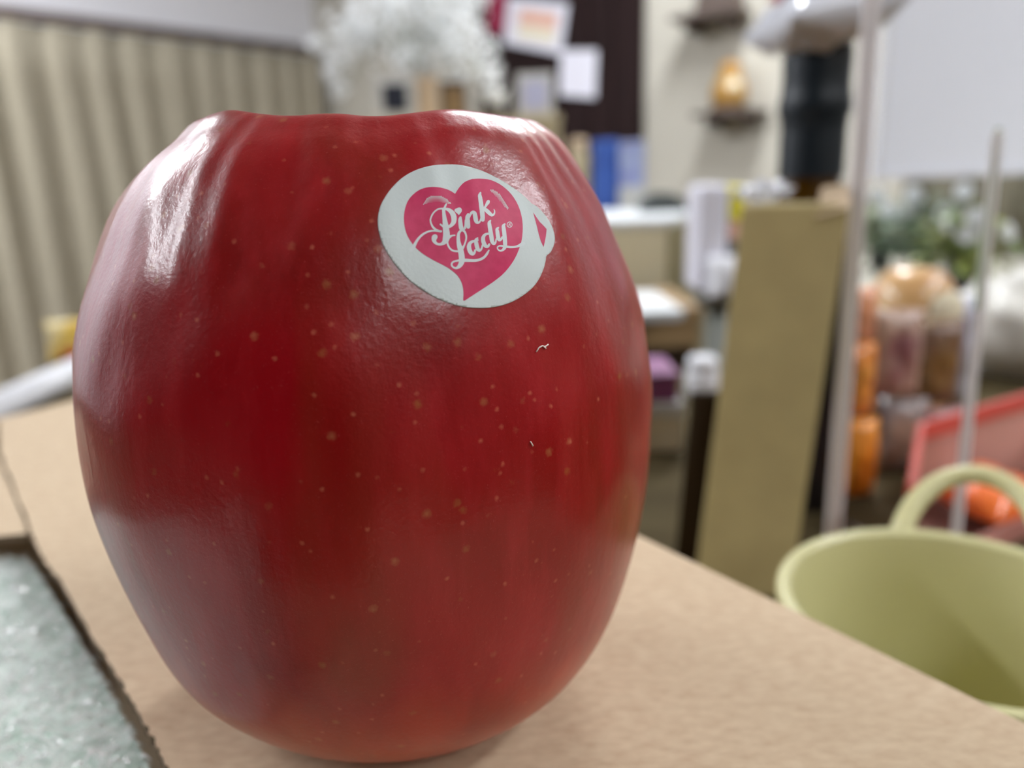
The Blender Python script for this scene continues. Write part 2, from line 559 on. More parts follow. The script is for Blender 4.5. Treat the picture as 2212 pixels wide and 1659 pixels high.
def on_counter(name, px0, px1, py0, D, m, label, cat, group=None, lidm=None):
    a, b = P(px0, 400, D), P(px1, 400, D)
    h = P((px0+px1)/2, py0, D).z-zc
    e = empty(name, ((a.x+b.x)/2, D+.03, zc)); tag(e, label, cat, group)
    obj('body', bx(-(b.x-a.x)/2, (b.x-a.x)/2, -.03, .03, 0, h), m, e, bevel=.003)
    if lidm: obj('band', bx(-(b.x-a.x)/2-.001, (b.x-a.x)/2+.001, -.031, .031, 0, h*.34), lidm, e)
    return e
D2 = 1.66
a, b = P(1232, 400, D2), P(1276, 400, D2)
hj = P(1255, 298, D2).z-zc
e = empty('storage_jar', ((a.x+b.x)/2, D2+.03, zc)); tag(e, 'tan storage jar on the counter beside the blue cartons', 'jar')
rj = (b.x-a.x)/2
obj('jar_body', lathe([(0, 0), (rj*.9, 0), (rj, .006), (rj, hj*.78), (rj*.8, hj*.84), (0, hj*.84)], 28), M_jar, e, smooth=True)
obj('lid', lathe([(0, hj*.83), (rj*.86, hj*.83), (rj*.86, hj*.97), (rj*.75, hj), (0, hj)], 28), M_tanw, e, smooth=True)
on_counter('carton', 1284, 1338, 302, D2+.01, M_blue, 'bright blue carton standing on the counter between jar and lavender carton', 'carton')
on_counter('carton', 1341, 1392, 305, D2-.01, M_lav, 'lavender and white carton standing right of the bright blue one', 'carton', lidm=M_palegrey)
a = P(1432, 425, 1.5)
e = empty('tape_dispenser', (a.x, a.y, zc)); tag(e, 'small dark grey object lying near the counter corner', 'dispenser')
M_dgrey = mat('dark_grey_plastic', (74, 78, 76), .5)
obj('body', prism([(-.045, 0), (.045, 0), (.04, .018), (.015, .034), (-.02, .036), (-.042, .02)], -.02, .02), M_dgrey, e, rot=(math.radians(90), 0, .1), bevel=.003)
obj('wheel', tube([(-.006, -.012, .02), (-.006, .012, .02)], .012, 16), M_greyb, e)

# ------------------------------------------------------------------ side table with papers
DT = 1.02
f0, f1 = P(1230, 662, DT), P(1518, 662, DT)
zt = f1.z
e = empty('side_table', ((f0.x+f1.x)/2, DT+.1, 0))
tag(e, 'brown wooden side table with a thick apron and dark legs beyond the desk', 'table')
tw = f1.x-f0.x
obj('tabletop', bx(-tw/2, tw/2, -.1, .1, zt-.02, zt), M_wood, e, bevel=.002)
obj('apron', bx(-tw/2+.004, tw/2-.004, -.096, -.08, zt-.055, zt-.02), M_wood, e)
for qx in (-1, 1):
    for qy in (-1, 1):
        obj('leg', bx(qx*(tw/2-.024)-.016, qx*(tw/2-.024)+.016, qy*.075-.014, qy*.075+.014, 0, zt-.02), M_legs, e, bevel=.002)
obj('void_panel', bx(-tw/2+.03, tw/2-.03, .06, .07, zt-.45, zt-.02), M_black, e)  # black sheet standing in for the shade under the tabletop
def paper_stack(px0, px1, D0, D1, z, nm, label, n=5):
    a, b = P(px0, 640, D0), P(px1, 640, D0)
    e = empty(nm, ((a.x+b.x)/2, (D0+D1)/2, z)); tag(e, label, 'papers')
    for k in range(n):
        obj('sheet', bx(-(b.x-a.x)/2, (b.x-a.x)/2, -(D1-D0)/2, (D1-D0)/2, k*.0022, k*.0022+.002), M_white, e, rz=rnd.uniform(-.03, .03))
    return e
paper_stack(1366, 1476, DT-.09, DT+.085, zt, 'paper_pile', 'pile of white papers on the edge of the brown side table')
# white roll with a yellow wrapped packet above, standing at the table's right end
e = empty('white_bag', (P(1540, 640, .84).x, .84, 0.0))
zb = P(1540, 622, .84).z
e.location.z = zb
tag(e, 'tall white paper bag with a yellow corner standing behind the cardboard carton', 'bag')
hb = P(1540, 398, .84).z-zb
wb = P(1592, 500, .84).x-P(1492, 500, .84).x
obj('body', bx(-wb/2, wb/2*.25, -.03, .03, 0, hb), M_paperlav, e, bevel=.006)
obj('yellow_patch', bx(wb/2*.26, wb/2, -.028, .02, hb*.66, hb*.98), M_yellow, e, bevel=.004)
obj('pink_patch', bx(wb/2*.26, wb/2*.9, -.026, .02, hb*.48, hb*.655), M_peach, e, bevel=.004)
obj('dark_patch', bx(wb/2*.26, wb/2*.8, -.024, .02, hb*.10, hb*.475), M_dgrey, e, bevel=.004)
obj('folded_base', packet(wb*.9, .045, .05, 5, 10), M_wplastic, e, smooth=True, loc=(wb*.1, -.035, -.006))
e2 = empty('metal_stool', (P(1548, 760, .84).x, .845, 0)); 
tag(e2, 'grey metal pedestal under the tall white paper bag', 'pedestal')
obj('seat', lathe([(0, zb-.02), (.022, zb-.02), (.024, zb-.008), (.022, zb), (0, zb)], 24), M_greyb, e2, smooth=True)
obj('post', lathe([(0, .02), (.012, .02), (.012, zb-.02), (0, zb-.02)], 20), M_greyb, e2, smooth=True)
obj('base', lathe([(0, 0), (.042, 0), (.042, .012), (.014, .03), (0, .03)], 28), M_greyb, e2, smooth=True)

# ------------------------------------------------------------------ desk
DZ = 0.75
e = empty('desk', (0.15, .1, 0))
tag(e, 'dark olive-brown wooden desk under the cardboard box and the mug', 'desk')
obj('desktop', bx(-1.1, 1.2, -.5, .55, DZ-.028, DZ), M_desk, e, bevel=.002)
for qx in (-1.05, 1.15):
    for qy in (-.45, .5):
        obj('leg', bx(qx-.025, qx+.025, qy-.025, qy+.025, 0, DZ-.028), M_legs, e, bevel=.002)
e = empty('side_desk', (1.1, 1.08, 0))
tag(e, 'pale counter behind the desk carrying the plants and the white board', 'counter')
M_paled = mat('pale_counter', (190, 186, 172), .5)
obj('tabletop', bx(-.62, .62, -.41, .42, DZ-.03, DZ), M_paled, e, bevel=.002)
obj('body', bx(-.6, .6, -.39, .4, 0, DZ-.03), M_paled, e)

# small boxes on the desk behind the apple
def deskbox(name, px0, px1, py0, py1, m, label, cat, dep=.05, z=DZ, edge=None):
    D = PZ(px1, py1, z).y
    a, b = P(px0, py1, D), P(px1, py1, D)
    h = P((px0+px1)/2, py0, D).z-z
    e = empty(name, ((a.x+b.x)/2, D+dep/2, z)); tag(e, label, cat)
    obj('body', bx(-(b.x-a.x)/2, (b.x-a.x)/2, -dep/2, dep/2, 0, h*.9), m, e, bevel=.0015)
    obj('lid', bx(-(b.x-a.x)/2-.001, (b.x-a.x)/2+.001, -dep/2-.001, dep/2+.001, h*.7, h), edge or m, e, bevel=.0015)
    return e, h, D
M_offw = mat('off_white_carton', (222, 214, 190), .6)
e, h, D = deskbox('white_box', 1330, 1474, 872, 975, M_offw, 'small off-white box on the desk behind the apple', 'box', edge=M_white)
e, h2, D = deskbox('purple_box', 1330, 1468, 812, 872, M_purple, 'flat purple box stacked on the off-white box', 'box', z=DZ+h, dep=.046)
e.location.y = PZ(1474, 975, DZ).y+.025
p = PZ(1530, 868, DZ)
e = empty('white_jar', (p.x, p.y+.02, DZ)); tag(e, 'small white round jar on the desk, half behind the cardboard carton', 'jar')
obj('jar_body', lathe([(0, 0), (.010, 0), (.0125, .003), (.0125, .019), (.010, .022), (0, .022)], 24), M_wplastic, e, smooth=True)
obj('lid', lathe([(0, .021), (.0115, .021), (.0115, .028), (.010, .03), (0, .03)], 24), M_wplastic, e, smooth=True)

# white tube and yellow packet at the left
pa = PZ(-120, 935, DZ+.012); pb = PZ(330, 722, DZ+.012)
bm = tube([tuple(Vector((0, 0, 0))), tuple(pb-pa)], .0115, 20)
o = obj('white_tube', bm, M_wplastic, smooth=False, loc=pa)
tag(o, 'long white plastic tube lying on the desk behind the cardboard box', 'tube')
o.location.z = DZ+.0118
for pgn in o.data.polygons: pgn.use_smooth = len(pgn.vertices) == 4
M_ypack = mat('yellow_snack_print', (228, 190, 84), .35, c2=(222, 206, 150), scale=40)
p = PZ(160, 792, DZ)
e = empty('yellow_packet', (p.x, p.y+.015, DZ), rot=(math.radians(-18), 0, .25)); tag(e, 'yellow and red snack packet behind the white tube', 'packet')
obj('pouch', packet(.062, .045, .024, 3, 14), M_ypack, e, smooth=True)
M_redp = mat('red_print', (196, 60, 34), .35)
obj('red_band', packet(.05, .014, .027, 4, 10), M_redp, e, smooth=True, loc=(.004, -.001, .002))

# ------------------------------------------------------------------ cardboard box under the apple
BZ = EYE.z-.077
def G(px, py, z=BZ):
    p = PZ(px, py, z); return (p.x, p.y)
corner = G(565, 758)
ledge = [G(-60, 868)] + [G(0, 978), G(30, 1052), G(64, 1142), G(88, 1198), G(135, 1262), G(216, 1397), G(280, 1504), G(337, 1606), G(372, 1680), G(450, 1850)]
# left edge is a hand-cut, slightly ragged line
lcut = []
for a, b in zip(ledge[1:], ledge[2:]):
    for k in range(10):
        t = k/10
        x = a[0]+(b[0]-a[0])*t; y = a[1]+(b[1]-a[1])*t
        j = .00018*math.sin(7*k+3*x*1e3)+rnd.uniform(-.00016, .00016)
        lcut.append((x+j, y+j*.5))
lcut.append(ledge[-1])
right = [G(1390, 1162), G(1800, 1360), G(2212, 1562), G(2600, 1752)]
near = [(.10, .005), (.0, -.02)]
poly = [corner] + right + near + lcut[::-1] + [G(0, 906)]
TH = .0020
be = empty('cardboard_box', (0, .10, DZ))
tag(be, 'plain kraft cardboard box on the desk with the red apple standing on its flap', 'box')
sh = lambda pl: [(x, y-.10) for x, y in pl]
o = obj('lid_flap', prism(sh(poly), BZ-TH-DZ, BZ-DZ), [M_card, M_cardedge], be)
for pgn in o.data.polygons:
    if abs(pgn.normal.z) < .5: pgn.material_index = 1
# second flap further left, a hair lower
f2 = [G(-700, 1060), G(-8, 985), G(24, 1056), G(56, 1138), G(60, 1152), G(0, 1160), G(-300, 1190), G(-700, 1240)]
f2 = [G(-500, 975, BZ-.0006), G(-64, 912, BZ-.0006), G(-8, 985, BZ-.0006), G(24, 1056, BZ-.0006), G(56, 1136, BZ-.0006), G(58, 1152, BZ-.0006), G(0, 1158, BZ-.0006), G(-500, 1215, BZ-.0006)]
o = obj('side_flap', prism(sh(f2), BZ-.0006-TH-DZ, BZ-.0006-DZ), [M_card, M_cardedge], be)
for pgn in o.data.polygons:
    if abs(pgn.normal.z) < .5: pgn.material_index = 1
# walls of the box under the flap
def wallseg(a, b, t=.003, z0=0.0, z1=None):
    a, b = Vector(a), Vector(b)
    d = (b-a).normalized(); n = Vector((-d.y, d.x))*t
    return prism([tuple(a), tuple(b), tuple(b+n), tuple(a+n)], z0, z1 if z1 is not None else BZ-TH-DZ)
ins = lambda p, q, t: (p[0]+(q[0]-p[0])*t, p[1]+(q[1]-p[1])*t)
ctr = (-.03, .06)
c1 = ins(corner, ctr, .02); c2 = ins(right[-1], (right[-1][0]-.05, right[-1][1]), .04)
c2 = (right[-1][0]-.006, right[-1][1]-.001)
c3 = (-.02, -.09); c4 = G(-500, 975); c4 = (c4[0]+.02, c4[1]-.004)
for nm, a, b in (('box_wall', c2, c1), ('box_wall', c1, c4)):
    obj(nm, wallseg(*sh([a, b])), M_card, be)
obj('bottom', prism(sh([c1, c4, (-.30, -.02), c3, c2]), .0005, .003), M_card, be)

# glossy fibre packing inside the open side of the box
M_fib = mat('packing_fibre', (254, 255, 255), .14, spec=1.0, c2=(232, 242, 236), scale=160, coat=.8, lo=.35, hi=.8)
M_pad = mat('packing_pad', (226, 236, 230), .7, c2=(176, 194, 182), scale=300)
e = empty('packing_filler', (0, 0, DZ+.0035))
tag(e, 'shiny white and green packing fibre filling the open side of the cardboard box', 'packing')
zf = BZ-.0056
ppoly = [G(-300, 1196, zf), G(52, 1190, zf), G(84, 1230, zf), G(130, 1302, zf), G(206, 1432, zf), G(276, 1552, zf), G(342, 1682, zf), G(408, 1830, zf), (-.10, -.01), (-.16, .01)]
obj('pad', prism(ppoly, 0, zf-.0018-DZ-.0035), M_pad, e)
bm = bmesh.new()
ang0 = math.radians(28)
xs = [p[0] for p in ppoly]; ys = [p[1] for p in ppoly]
def inside(x, y, pl):
    c = False
    j = len(pl)-1
    for i in range(len(pl)):
        if (pl[i][1] > y) != (pl[j][1] > y) and x < (pl[j][0]-pl[i][0])*(y-pl[i][1])/(pl[j][1]-pl[i][1])+pl[i][0]: c = not c
        j = i
    return c
cnt = 0
while cnt < 13000:
    x = rnd.uniform(min(xs), max(xs)); y = rnd.uniform(min(ys), max(ys))
    if not inside(x, y, ppoly): continue
    if x < -.135 and rnd.random() < .6: continue
    cnt += 1
    hgt = noise.noise(Vector((x*90, y*90, 1)))*.0011+noise.noise(Vector((x*300, y*300, 5)))*.0006
    an = ang0+rnd.gauss(0, .42)
    L_ = rnd.uniform(.0010, .0026)
    wd = rnd.uniform(.00010, .00020)
    d = Vector((math.cos(an), math.sin(an), 0)); n = Vector((-d.y, d.x, 0))
    z = zf-DZ-.0035-.0016+hgt+rnd.uniform(0, .0007)
    arch = rnd.uniform(.0003, .0014)
    prev = None
    tw_ = rnd.uniform(-1.3, 1.3)
    for k in range(4):
        t = k/3
        c = Vector((x, y, z))+d*(L_*(t-.5))+Vector((0, 0, arch*math.sin(math.pi*t)))
        nn = (n*math.cos(tw_)+Vector((0, 0, math.sin(tw_))))*wd*(1-.5*abs(t-.5))
        cur = (bm.verts.new(c-nn), bm.verts.new(c+nn))
        if prev: bm.faces.new((prev[0], prev[1], cur[1], cur[0]))
        prev = cur
tag(obj('fibres', bm, M_fib, e, recalc=False), kind='stuff')
bm = bmesh.new()  # mirror-like beads added only to make glints among the fibres
cnt = 0
while cnt < 3600:
    x = rnd.uniform(min(xs), max(xs)); y = rnd.uniform(min(ys), max(ys))
    if not inside(x, y, ppoly): continue
    cnt += 1
    hgt = noise.noise(Vector((x*90, y*90, 1)))*.0011+noise.noise(Vector((x*300, y*300, 5)))*.0006
    c = Vector((x, y, zf-DZ-.0035-.0003+hgt+rnd.uniform(-.0003, .0004))); r = rnd.uniform(.00010, .00026)
    an = ang0+rnd.gauss(0, .5); dx = Vector((math.cos(an), math.sin(an), .2)).normalized(); dy = Vector((-dx.y, dx.x, 0)).normalized(); dz = dx.cross(dy)
    v = [bm.verts.new(c+q) for q in (dx*r*2.2, dy*r, -dx*r*2.2, -dy*r, dz*r, -dz*r)]
    for i in range(4):
        bm.faces.new((v[i], v[(i+1) % 4], v[4])); bm.faces.new((v[(i+1) % 4], v[i], v[5]))
M_glint = mat('glint_bead', (252, 254, 254), .08, metal=.8, spec=1.0, coat=1.0)
tag(obj('glint_beads', bm, M_glint, e, smooth=True), kind='stuff')

# ------------------------------------------------------------------ the apple
LP = np.array([[0.0, 66.0], [4.0, 67.0], [9.0, 72.0], [15.04, 79.47], [19.69, 84.84], [23.88, 82.48], [29.03, 78.35], [33.95, 71.0], [38.31, 60.0], [39.96, 48.0], [39.47, 36.0], [36.79, 24.0], [33.0, 13.5], [26.2, 5.9], [19.22, 1.6], [15.0, 0.0], [10.0, 1.8], [5.0, 5.0], [0.0, 6.0]])
RP = np.array([[0.0, 66.0], [4.0, 67.0], [9.0, 72.0], [14.86, 79.39], [21.06, 84.0], [25.02, 82.68], [28.41, 78.67], [32.83, 71.0], [36.64, 60.0], [38.54, 48.0], [38.26, 36.0], [36.16, 24.0], [32.76, 13.5], [27.33, 6.0], [19.18, 1.6], [14.98, 0.0], [10.0, 1.8], [5.0, 5.0], [0.0, 6.0]])
AC = Vector((-.01863, .10875, BZ))
NAZ = 420
def prof_np(pts, n=14):
    return np.array(catmull([tuple(p) for p in pts], n))
lp, rp = prof_np(LP), prof_np(RP)
verts = []
nr = len(lp)
for i in range(nr):
    for a in range(NAZ):
        az = 2*math.pi*a/NAZ
        wv = (1+math.cos(az-math.radians(-10)))/2
        r = lp[i, 0]*(1-wv)+rp[i, 0]*wv
        z = lp[i, 1]*(1-wv)+rp[i, 1]*wv
        if r > .01:
            outer = i > 3.2*14
            d = Vector((math.cos(az), math.sin(az), 0))
            lx = r*math.cos(az)
            front = 1 if math.sin(az) < .2 else max(0, 1-(math.sin(az)-.2)/.4)
            tz = min(1, max(0, (z-74)/8))
            lob = (.75*math.exp(-((lx+12.5)/3.6)**2) - .45*math.exp(-((lx-5)/3.8)**2) + .42*math.exp(-((lx-13.5)/3.5)**2) - .25*math.exp(-((lx+4)/3.0)**2))*front
            z += lob*tz
            z += tz*(1-front)*.7*math.cos(5*az+1.0)
            # shoulder ripples that run down from the rim
            q = Vector((math.cos(az)*2.1, math.sin(az)*2.1, 0))
            rip = noise.noise(Vector((q.x*2.4, q.y*2.4, z*.035+3)))*.55 + noise.noise(Vector((q.x*5.5, q.y*5.5, z*.05+9)))*.28
            wr = math.exp(-((z-78)/9)**2) if z < 84.5 else .7
            low = noise.noise(Vector((lx*.045, r*math.sin(az)*.045, z*.045)))*.35*min(1, max(0, (z-4)/16))
            med = noise.noise(Vector((lx*.13+4, r*math.sin(az)*.13, z*.11)))*.20*min(1, max(0, (z-30)/25))
            rr = r + (rip*wr + low + med*2.3)*min(1, r/12)
            verts.append((rr*math.cos(az)/1000, rr*math.sin(az)/1000, max(z, 0)/1000))
        else:
            verts.append((0, 0, z/1000))
faces = []
for i in range(nr-1):
    for a in range(NAZ):
        b = (a+1) % NAZ
        faces.append((i*NAZ+a, (i+1)*NAZ+a, (i+1)*NAZ+b, i*NAZ+b))
me = bpy.data.meshes.new('apple_skin')
me.from_pydata(verts, [], faces)
bmt = bmesh.new(); bmt.from_mesh(me)
bmesh.ops.remove_doubles(bmt, verts=bmt.verts, dist=1e-6)
bmesh.ops.recalc_face_normals(bmt, faces=bmt.faces)
bmt.to_mesh(me)
bvh = BVHTree.FromBMesh(bmt)
bmt.free()
for pgn in me.polygons: pgn.use_smooth = True

M_apple = bpy.data.materials.new('apple_skin')
M_apple.use_nodes = True
N, L = nt(M_apple)
bs = N['Principled BSDF']
def node(t, **k):
    n = N.new(t)
    for a, v in k.items(): setattr(n, a, v)
    return n
def noise_n(vec, scale, detail=3, rough=.5):
    n = node('ShaderNodeTexNoise'); n.inputs['Scale'].default_value = scale; n.inputs['Detail'].default_value = detail
    n.inputs['Roughness'].default_value = rough
    L.new(vec, n.inputs['Vector']); return n.outputs['Fac']
def maprange(v, a, b, c=0.0, d=1.0):
    n = node('ShaderNodeMapRange'); n.inputs[1].default_value = a; n.inputs[2].default_value = b; n.inputs[3].default_value = c; n.inputs[4].default_value = d
    n.clamp = True
    L.new(v, n.inputs[0]); return n.outputs[0]
def mix(f, a, b):
    n = node('ShaderNodeMix', data_type='RGBA')
    if hasattr(f, 'links') or not isinstance(f, float): L.new(f, n.inputs[0])
    else: n.inputs[0].default_value = f
    for v, s in ((a, n.inputs[6]), (b, n.inputs[7])):
        if isinstance(v, tuple): s.default_value = v
        else: L.new(v, s)
    return n.outputs[2]
def mth(op, a, b=None):
    n = node('ShaderNodeMath', operation=op)
    for v, s in ((a, n.inputs[0]), (b, n.inputs[1])):
        if v is None: continue
        if isinstance(v, (int, float)): s.default_value = v
        else: L.new(v, s)
    return n.outputs[0]
tc = node('ShaderNodeTexCoord')
obv = tc.outputs['Object']
mps = node('ShaderNodeMapping'); mps.inputs['Scale'].default_value = (1, 1, .16); L.new(obv, mps.inputs[0])
st1 = noise_n(mps.outputs[0], 260, 5, .62)
st2 = noise_n(mps.outputs[0], 90, 3, .5)
big = noise_n(obv, 38, 2, .5)
col = mix(maprange(big, .38, .64), lin((128, 0, 3)), lin((150, 4, 18)))
col = mix(maprange(st1, .45, .75, 0, .6), col, lin((168, 34, 40)))
col = mix(maprange(st2, .52, .74, 0, .45), col, lin((120, 44, 18)))
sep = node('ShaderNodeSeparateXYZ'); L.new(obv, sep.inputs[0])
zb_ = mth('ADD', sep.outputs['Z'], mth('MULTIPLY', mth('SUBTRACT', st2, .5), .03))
col = mix(maprange(zb_, .024, -.002, 0, .85), col, lin((196, 88, 36)))          # unblushed skin around the calyx end, plus painted bounce from the cardboard
# lenticels
def dots(scale, r0, r1, keep, seed):
    mp = node('ShaderNodeMapping'); mp.inputs['Location'].default_value = (seed, seed*.7, 0); L.new(obv, mp.inputs[0])
    wob = node('ShaderNodeTexNoise'); wob.inputs['Scale'].default_value = 2600; wob.inputs['Detail'].default_value = 1
    L.new(mp.outputs[0], wob.inputs['Vector'])
    v = node('ShaderNodeTexVoronoi'); v.inputs['Scale'].default_value = scale; L.new(mp.outputs[0], v.inputs['Vector'])
    dist = mth('ADD', v.outputs['Distance'], mth('MULTIPLY', mth('SUBTRACT', wob.outputs['Fac'], .5), .16))
    sc2 = node('ShaderNodeSeparateColor'); L.new(v.outputs['Color'], sc2.inputs[0])
    ok = mth('LESS_THAN', sc2.outputs[0], keep)
    return mth('MULTIPLY', maprange(dist, r1, r0), ok), mth('MULTIPLY', maprange(dist, r0*.55, r0*.3), ok), sc2.outputs[1]
d1, core1, rc1 = dots(330, .02, .20, .5, .0)
d2, core2, rc2 = dots(520, .02, .18, .5, .37)
lenc = mix(rc1, lin((198, 132, 96)), lin((150, 118, 50)))
col = mix(mth('MULTIPLY', d1, .40), col, lenc)
col = mix(mth('MULTIPLY', d2, .36), col, lin((214, 130, 100)))
fine = noise_n(obv, 5200, 2, .6)
col = mix(maprange(fine, .64, .82, 0, .35), col, lin((206, 110, 104)))
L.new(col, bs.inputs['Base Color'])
bs.inputs['Roughness'].default_value = .34
bs.inputs['Specular IOR Level'].default_value = .34
bs.inputs['Coat Weight'].default_value = .30
bs.inputs['Coat Roughness'].default_value = .12
bs.inputs['Subsurface Weight'].default_value = .08
bs.inputs['Subsurface Radius'].default_value = (.003, .0006, .0004)
bs.inputs['Subsurface Scale'].default_value = 1.0
bp = node('ShaderNodeBump'); bp.inputs['Strength'].default_value = .35; bp.inputs['Distance'].default_value = .00012
L.new(mth('ADD', noise_n(obv, 1500, 4, .6), mth('MULTIPLY', noise_n(mps.outputs[0], 500, 3), 1.2)), bp.inputs['Height'])
L.new(bp.outputs[0], bs.inputs['Normal']); L.new(bp.outputs[0], bs.inputs['Coat Normal'])
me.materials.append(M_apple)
apple = bpy.data.objects.new('apple', me)
COL.objects.link(apple)
apple.location = AC
tag(apple, 'large glossy red apple with an oval white sticker standing on the cardboard box', 'apple')
M_st = mat('woody_stem', (84, 58, 34), .8, c2=(60, 42, 24), scale=200)
obj('stem', tube([(0, 0, .064), (.001, .0005, .068), (.0022, .001, .0725), (.003, .0012, .0765)], [.0016, .0013, .0013, .0019], 10), M_st, apple, smooth=True)

# ---- sticker, laid on the skin
E0 = EYE-AC
def onskin(px, py, off):
    d = ray(px, py).normalized()
    hit, nrm, idx, dist = bvh.ray_cast(E0, d)
    if hit is None: return None
    if nrm.dot(d) > 0: nrm = -nrm
    return hit + nrm*off
def z1(p):  # sticker crop frame -> photograph
    return (780+p[0]/4.485, 320+p[1]/4.485)
def skin_patch(outline, off, step, skirt=None):
    cx_, cy_ = sum(p[0] for p in outline)/len(outline), sum(p[1] for p in outline)/len(outline)
    vs = [Vector(p) for p in outline]
    n0 = len(vs)
    xs = [p[0] for p in outline]; ys = [p[1] for p in outline]
    y = min(ys)+step/2
    while y < max(ys):
        x = min(xs)+step/2
        while x < max(xs):
            if inside(x, y, outline): vs.append(Vector((x, y)))
            x += step
        y += step
    res = delaunay_2d_cdt(vs, [], [list(range(n0))], 1, 1e-4)
    bm = bmesh.new()
    bv = []
    for p in res[0]:
        q = onskin(p.x, p.y, off)
        bv.append(bm.verts.new(q))
    for f in res[2]:
        if len(set(f)) > 2:
            try: bm.faces.new([bv[i] for i in f])
            except ValueError: pass
    if skirt is not None:
        orig = {}
        for i, lst in enumerate(res[3]):
            for k in lst:
                if k < n0: orig[k] = i
        low = [bm.verts.new(onskin(outline[k][0], outline[k][1], skirt)) for k in range(n0)]
        for k in range(n0):
            j = (k+1) % n0
            if k in orig and j in orig:
                try: bm.faces.new((bv[orig[k]], bv[orig[j]], low[j], low[k]))
                except ValueError: pass
    for f in bm.faces:
        f.smooth = True
    return bm

outl = [(850, 163), (960, 169), (1080, 195), (1200, 238), (1330, 302), (1450, 375), (1560, 455), (1630, 522), (1655, 545), (1700, 570), (1760, 630), (1820, 712), (1858, 800), (1872, 880), (1860, 950), (1830, 1012),
        (1795, 1042), (1787, 1060), (1782, 1100), (1760, 1180), (1720, 1268), (1665, 1345), (1585, 1415), (1480, 1480), (1360, 1525), (1220, 1548), (1080, 1548), (950, 1530), (820, 1490), (700, 1437), (585, 1368), (480, 1290),
        (390, 1200), (310, 1100), (240, 990), (195, 890), (168, 780), (163, 690), (180, 590), (220, 500), (280, 410), (360, 325), (450, 258), (565, 205), (700, 172)]
heart = [(1070, 305), (1150, 302), (1240, 312), (1330, 350), (1410, 410), (1472, 482), (1520, 570), (1550, 670), (1560, 770), (1552, 880), (1530, 965), (1490, 1060), (1440, 1140), (1372, 1220), (1290, 1288), (1200, 1350), (1100, 1415), (1005, 1478)]
heart2 = [(985, 1474), (988, 1400), (975, 1320), (940, 1250), (890, 1200), (820, 1152), (700, 1090), (600, 1030), (530, 972), (490, 925), (450, 860), (425, 790), (413, 700), (420, 610), (450, 520), (502, 455), (570, 407), (650, 384), (740, 384), (820, 402), (870, 424), (908, 448)]
heart3 = [(908, 448), (948, 387), (1000, 335), (1070, 305)]
hout = catmull(heart3, 5)[:-1] + catmull(heart, 6)[:-1] + [heart[-1], (993, 1483)] + catmull(heart2, 6)[:-1]
diamond = [(1662, 625), (1690, 668), (1725, 718), (1760, 752), (1792, 788), (1785, 860), (1774, 915), (1762, 962), (1735, 905), (1715, 835), (1700, 770), (1680, 695)]
M_stk = mat('sticker_paper', (200, 210, 210), .45, coat=.0, spec=.3, bump=.05, bscale=2500)
M_pink = mat('sticker_pink', (198, 42, 94), .45, c2=(188, 32, 84), scale=900, spec=.3)
M_ink = mat('sticker_lettering', (206, 214, 216), .45, spec=.3)
stk = obj('sticker', skin_patch([z1(p) for p in catmull(outl, 4, closed=True)], .00010, 5.0, skirt=-.00003), M_stk, apple, smooth=True)
tag(stk, 'oval white paper sticker with a pink heart')
hrt = obj('heart', skin_patch([z1(p) for p in hout], .000115, 4.0), M_pink, stk, smooth=True)
obj('tab_diamond', skin_patch([z1(p) for p in diamond], .000115, 3.0), M_pink, stk, smooth=True)

def fa(p): return (890+p[0]/9.217, 410+p[1]/9.217, p[2]/9.217)
def fb(p): return (980+p[0]/9.213, 410+p[1]/9.213, p[2]/9.213)
strokesA = [
    [(672, 300, 34), (655, 335, 38), (640, 372, 44), (632, 400, 60)],
    [(640, 392, 40), (580, 386, 34), (520, 395, 32), (470, 425, 32), (425, 470, 32), (388, 530, 32), (364, 600, 32), (370, 660, 34), (398, 730, 40), (430, 772, 44), (470, 802, 42), (520, 826, 38), (575, 836, 40)],
    [(570, 840, 42), (500, 830, 36), (430, 826, 34), (360, 832, 36), (290, 854, 38), (220, 892, 42), (150, 952, 46), (95, 1020, 52), (55, 1090, 60), (25, 1150, 74), (-20, 1200, 90)],
    [(622, 395, 60), (628, 480, 66), (638, 560, 78), (650, 640, 94), (662, 720, 112), (672, 800, 122), (680, 880, 130), (680, 940, 136), (668, 1000, 130), (640, 1050, 96), (590, 1086, 62), (540, 1096, 50), (490, 1084, 50), (452, 1052, 66), (435, 1010, 90), (440, 965, 108), (452, 948, 108)],
    [(562, 700, 34), (590, 722, 36), (640, 765, 40)],
    [(632, 392, 44), (690, 398, 56), (748, 428, 80), (795, 478, 100), (822, 540, 108), (828, 605, 104), (818, 660, 92), (786, 705, 74), (745, 738, 62), (690, 748, 60)],
    [(958, 566, 52), (952, 610, 78), (958, 680, 84), (966, 740, 88), (980, 790, 84), (1010, 800, 60), (1035, 785, 46), (1050, 740, 36), (1058, 690, 32)],
    [(845, 915, 26), (790, 924, 34), (745, 948, 50), (712, 990, 44), (700, 1050, 36), (712, 1110, 36), (742, 1168, 36), (790, 1212, 36), (850, 1232, 36), (930, 1232, 40)],
    [(988, 808, 44), (952, 836, 46), (922, 885, 56), (914, 960, 66), (918, 1040, 76), (934, 1120, 96), (958, 1200, 110), (976, 1290, 116), (984, 1370, 118), (984, 1430, 112), (962, 1490, 96), (924, 1540, 72), (872, 1568, 44), (820, 1554, 36), (786, 1516, 36), (788, 1472, 36), (824, 1440, 36), (880, 1424, 36), (960, 1414, 50), (1050, 1412, 60)],
    [(986, 808, 46), (1028, 832, 42), (1056, 872, 38), (1072, 930, 36), (1072, 990, 34), (1056, 1050, 32), (1034, 1110, 34), (1004, 1170, 50)],
]
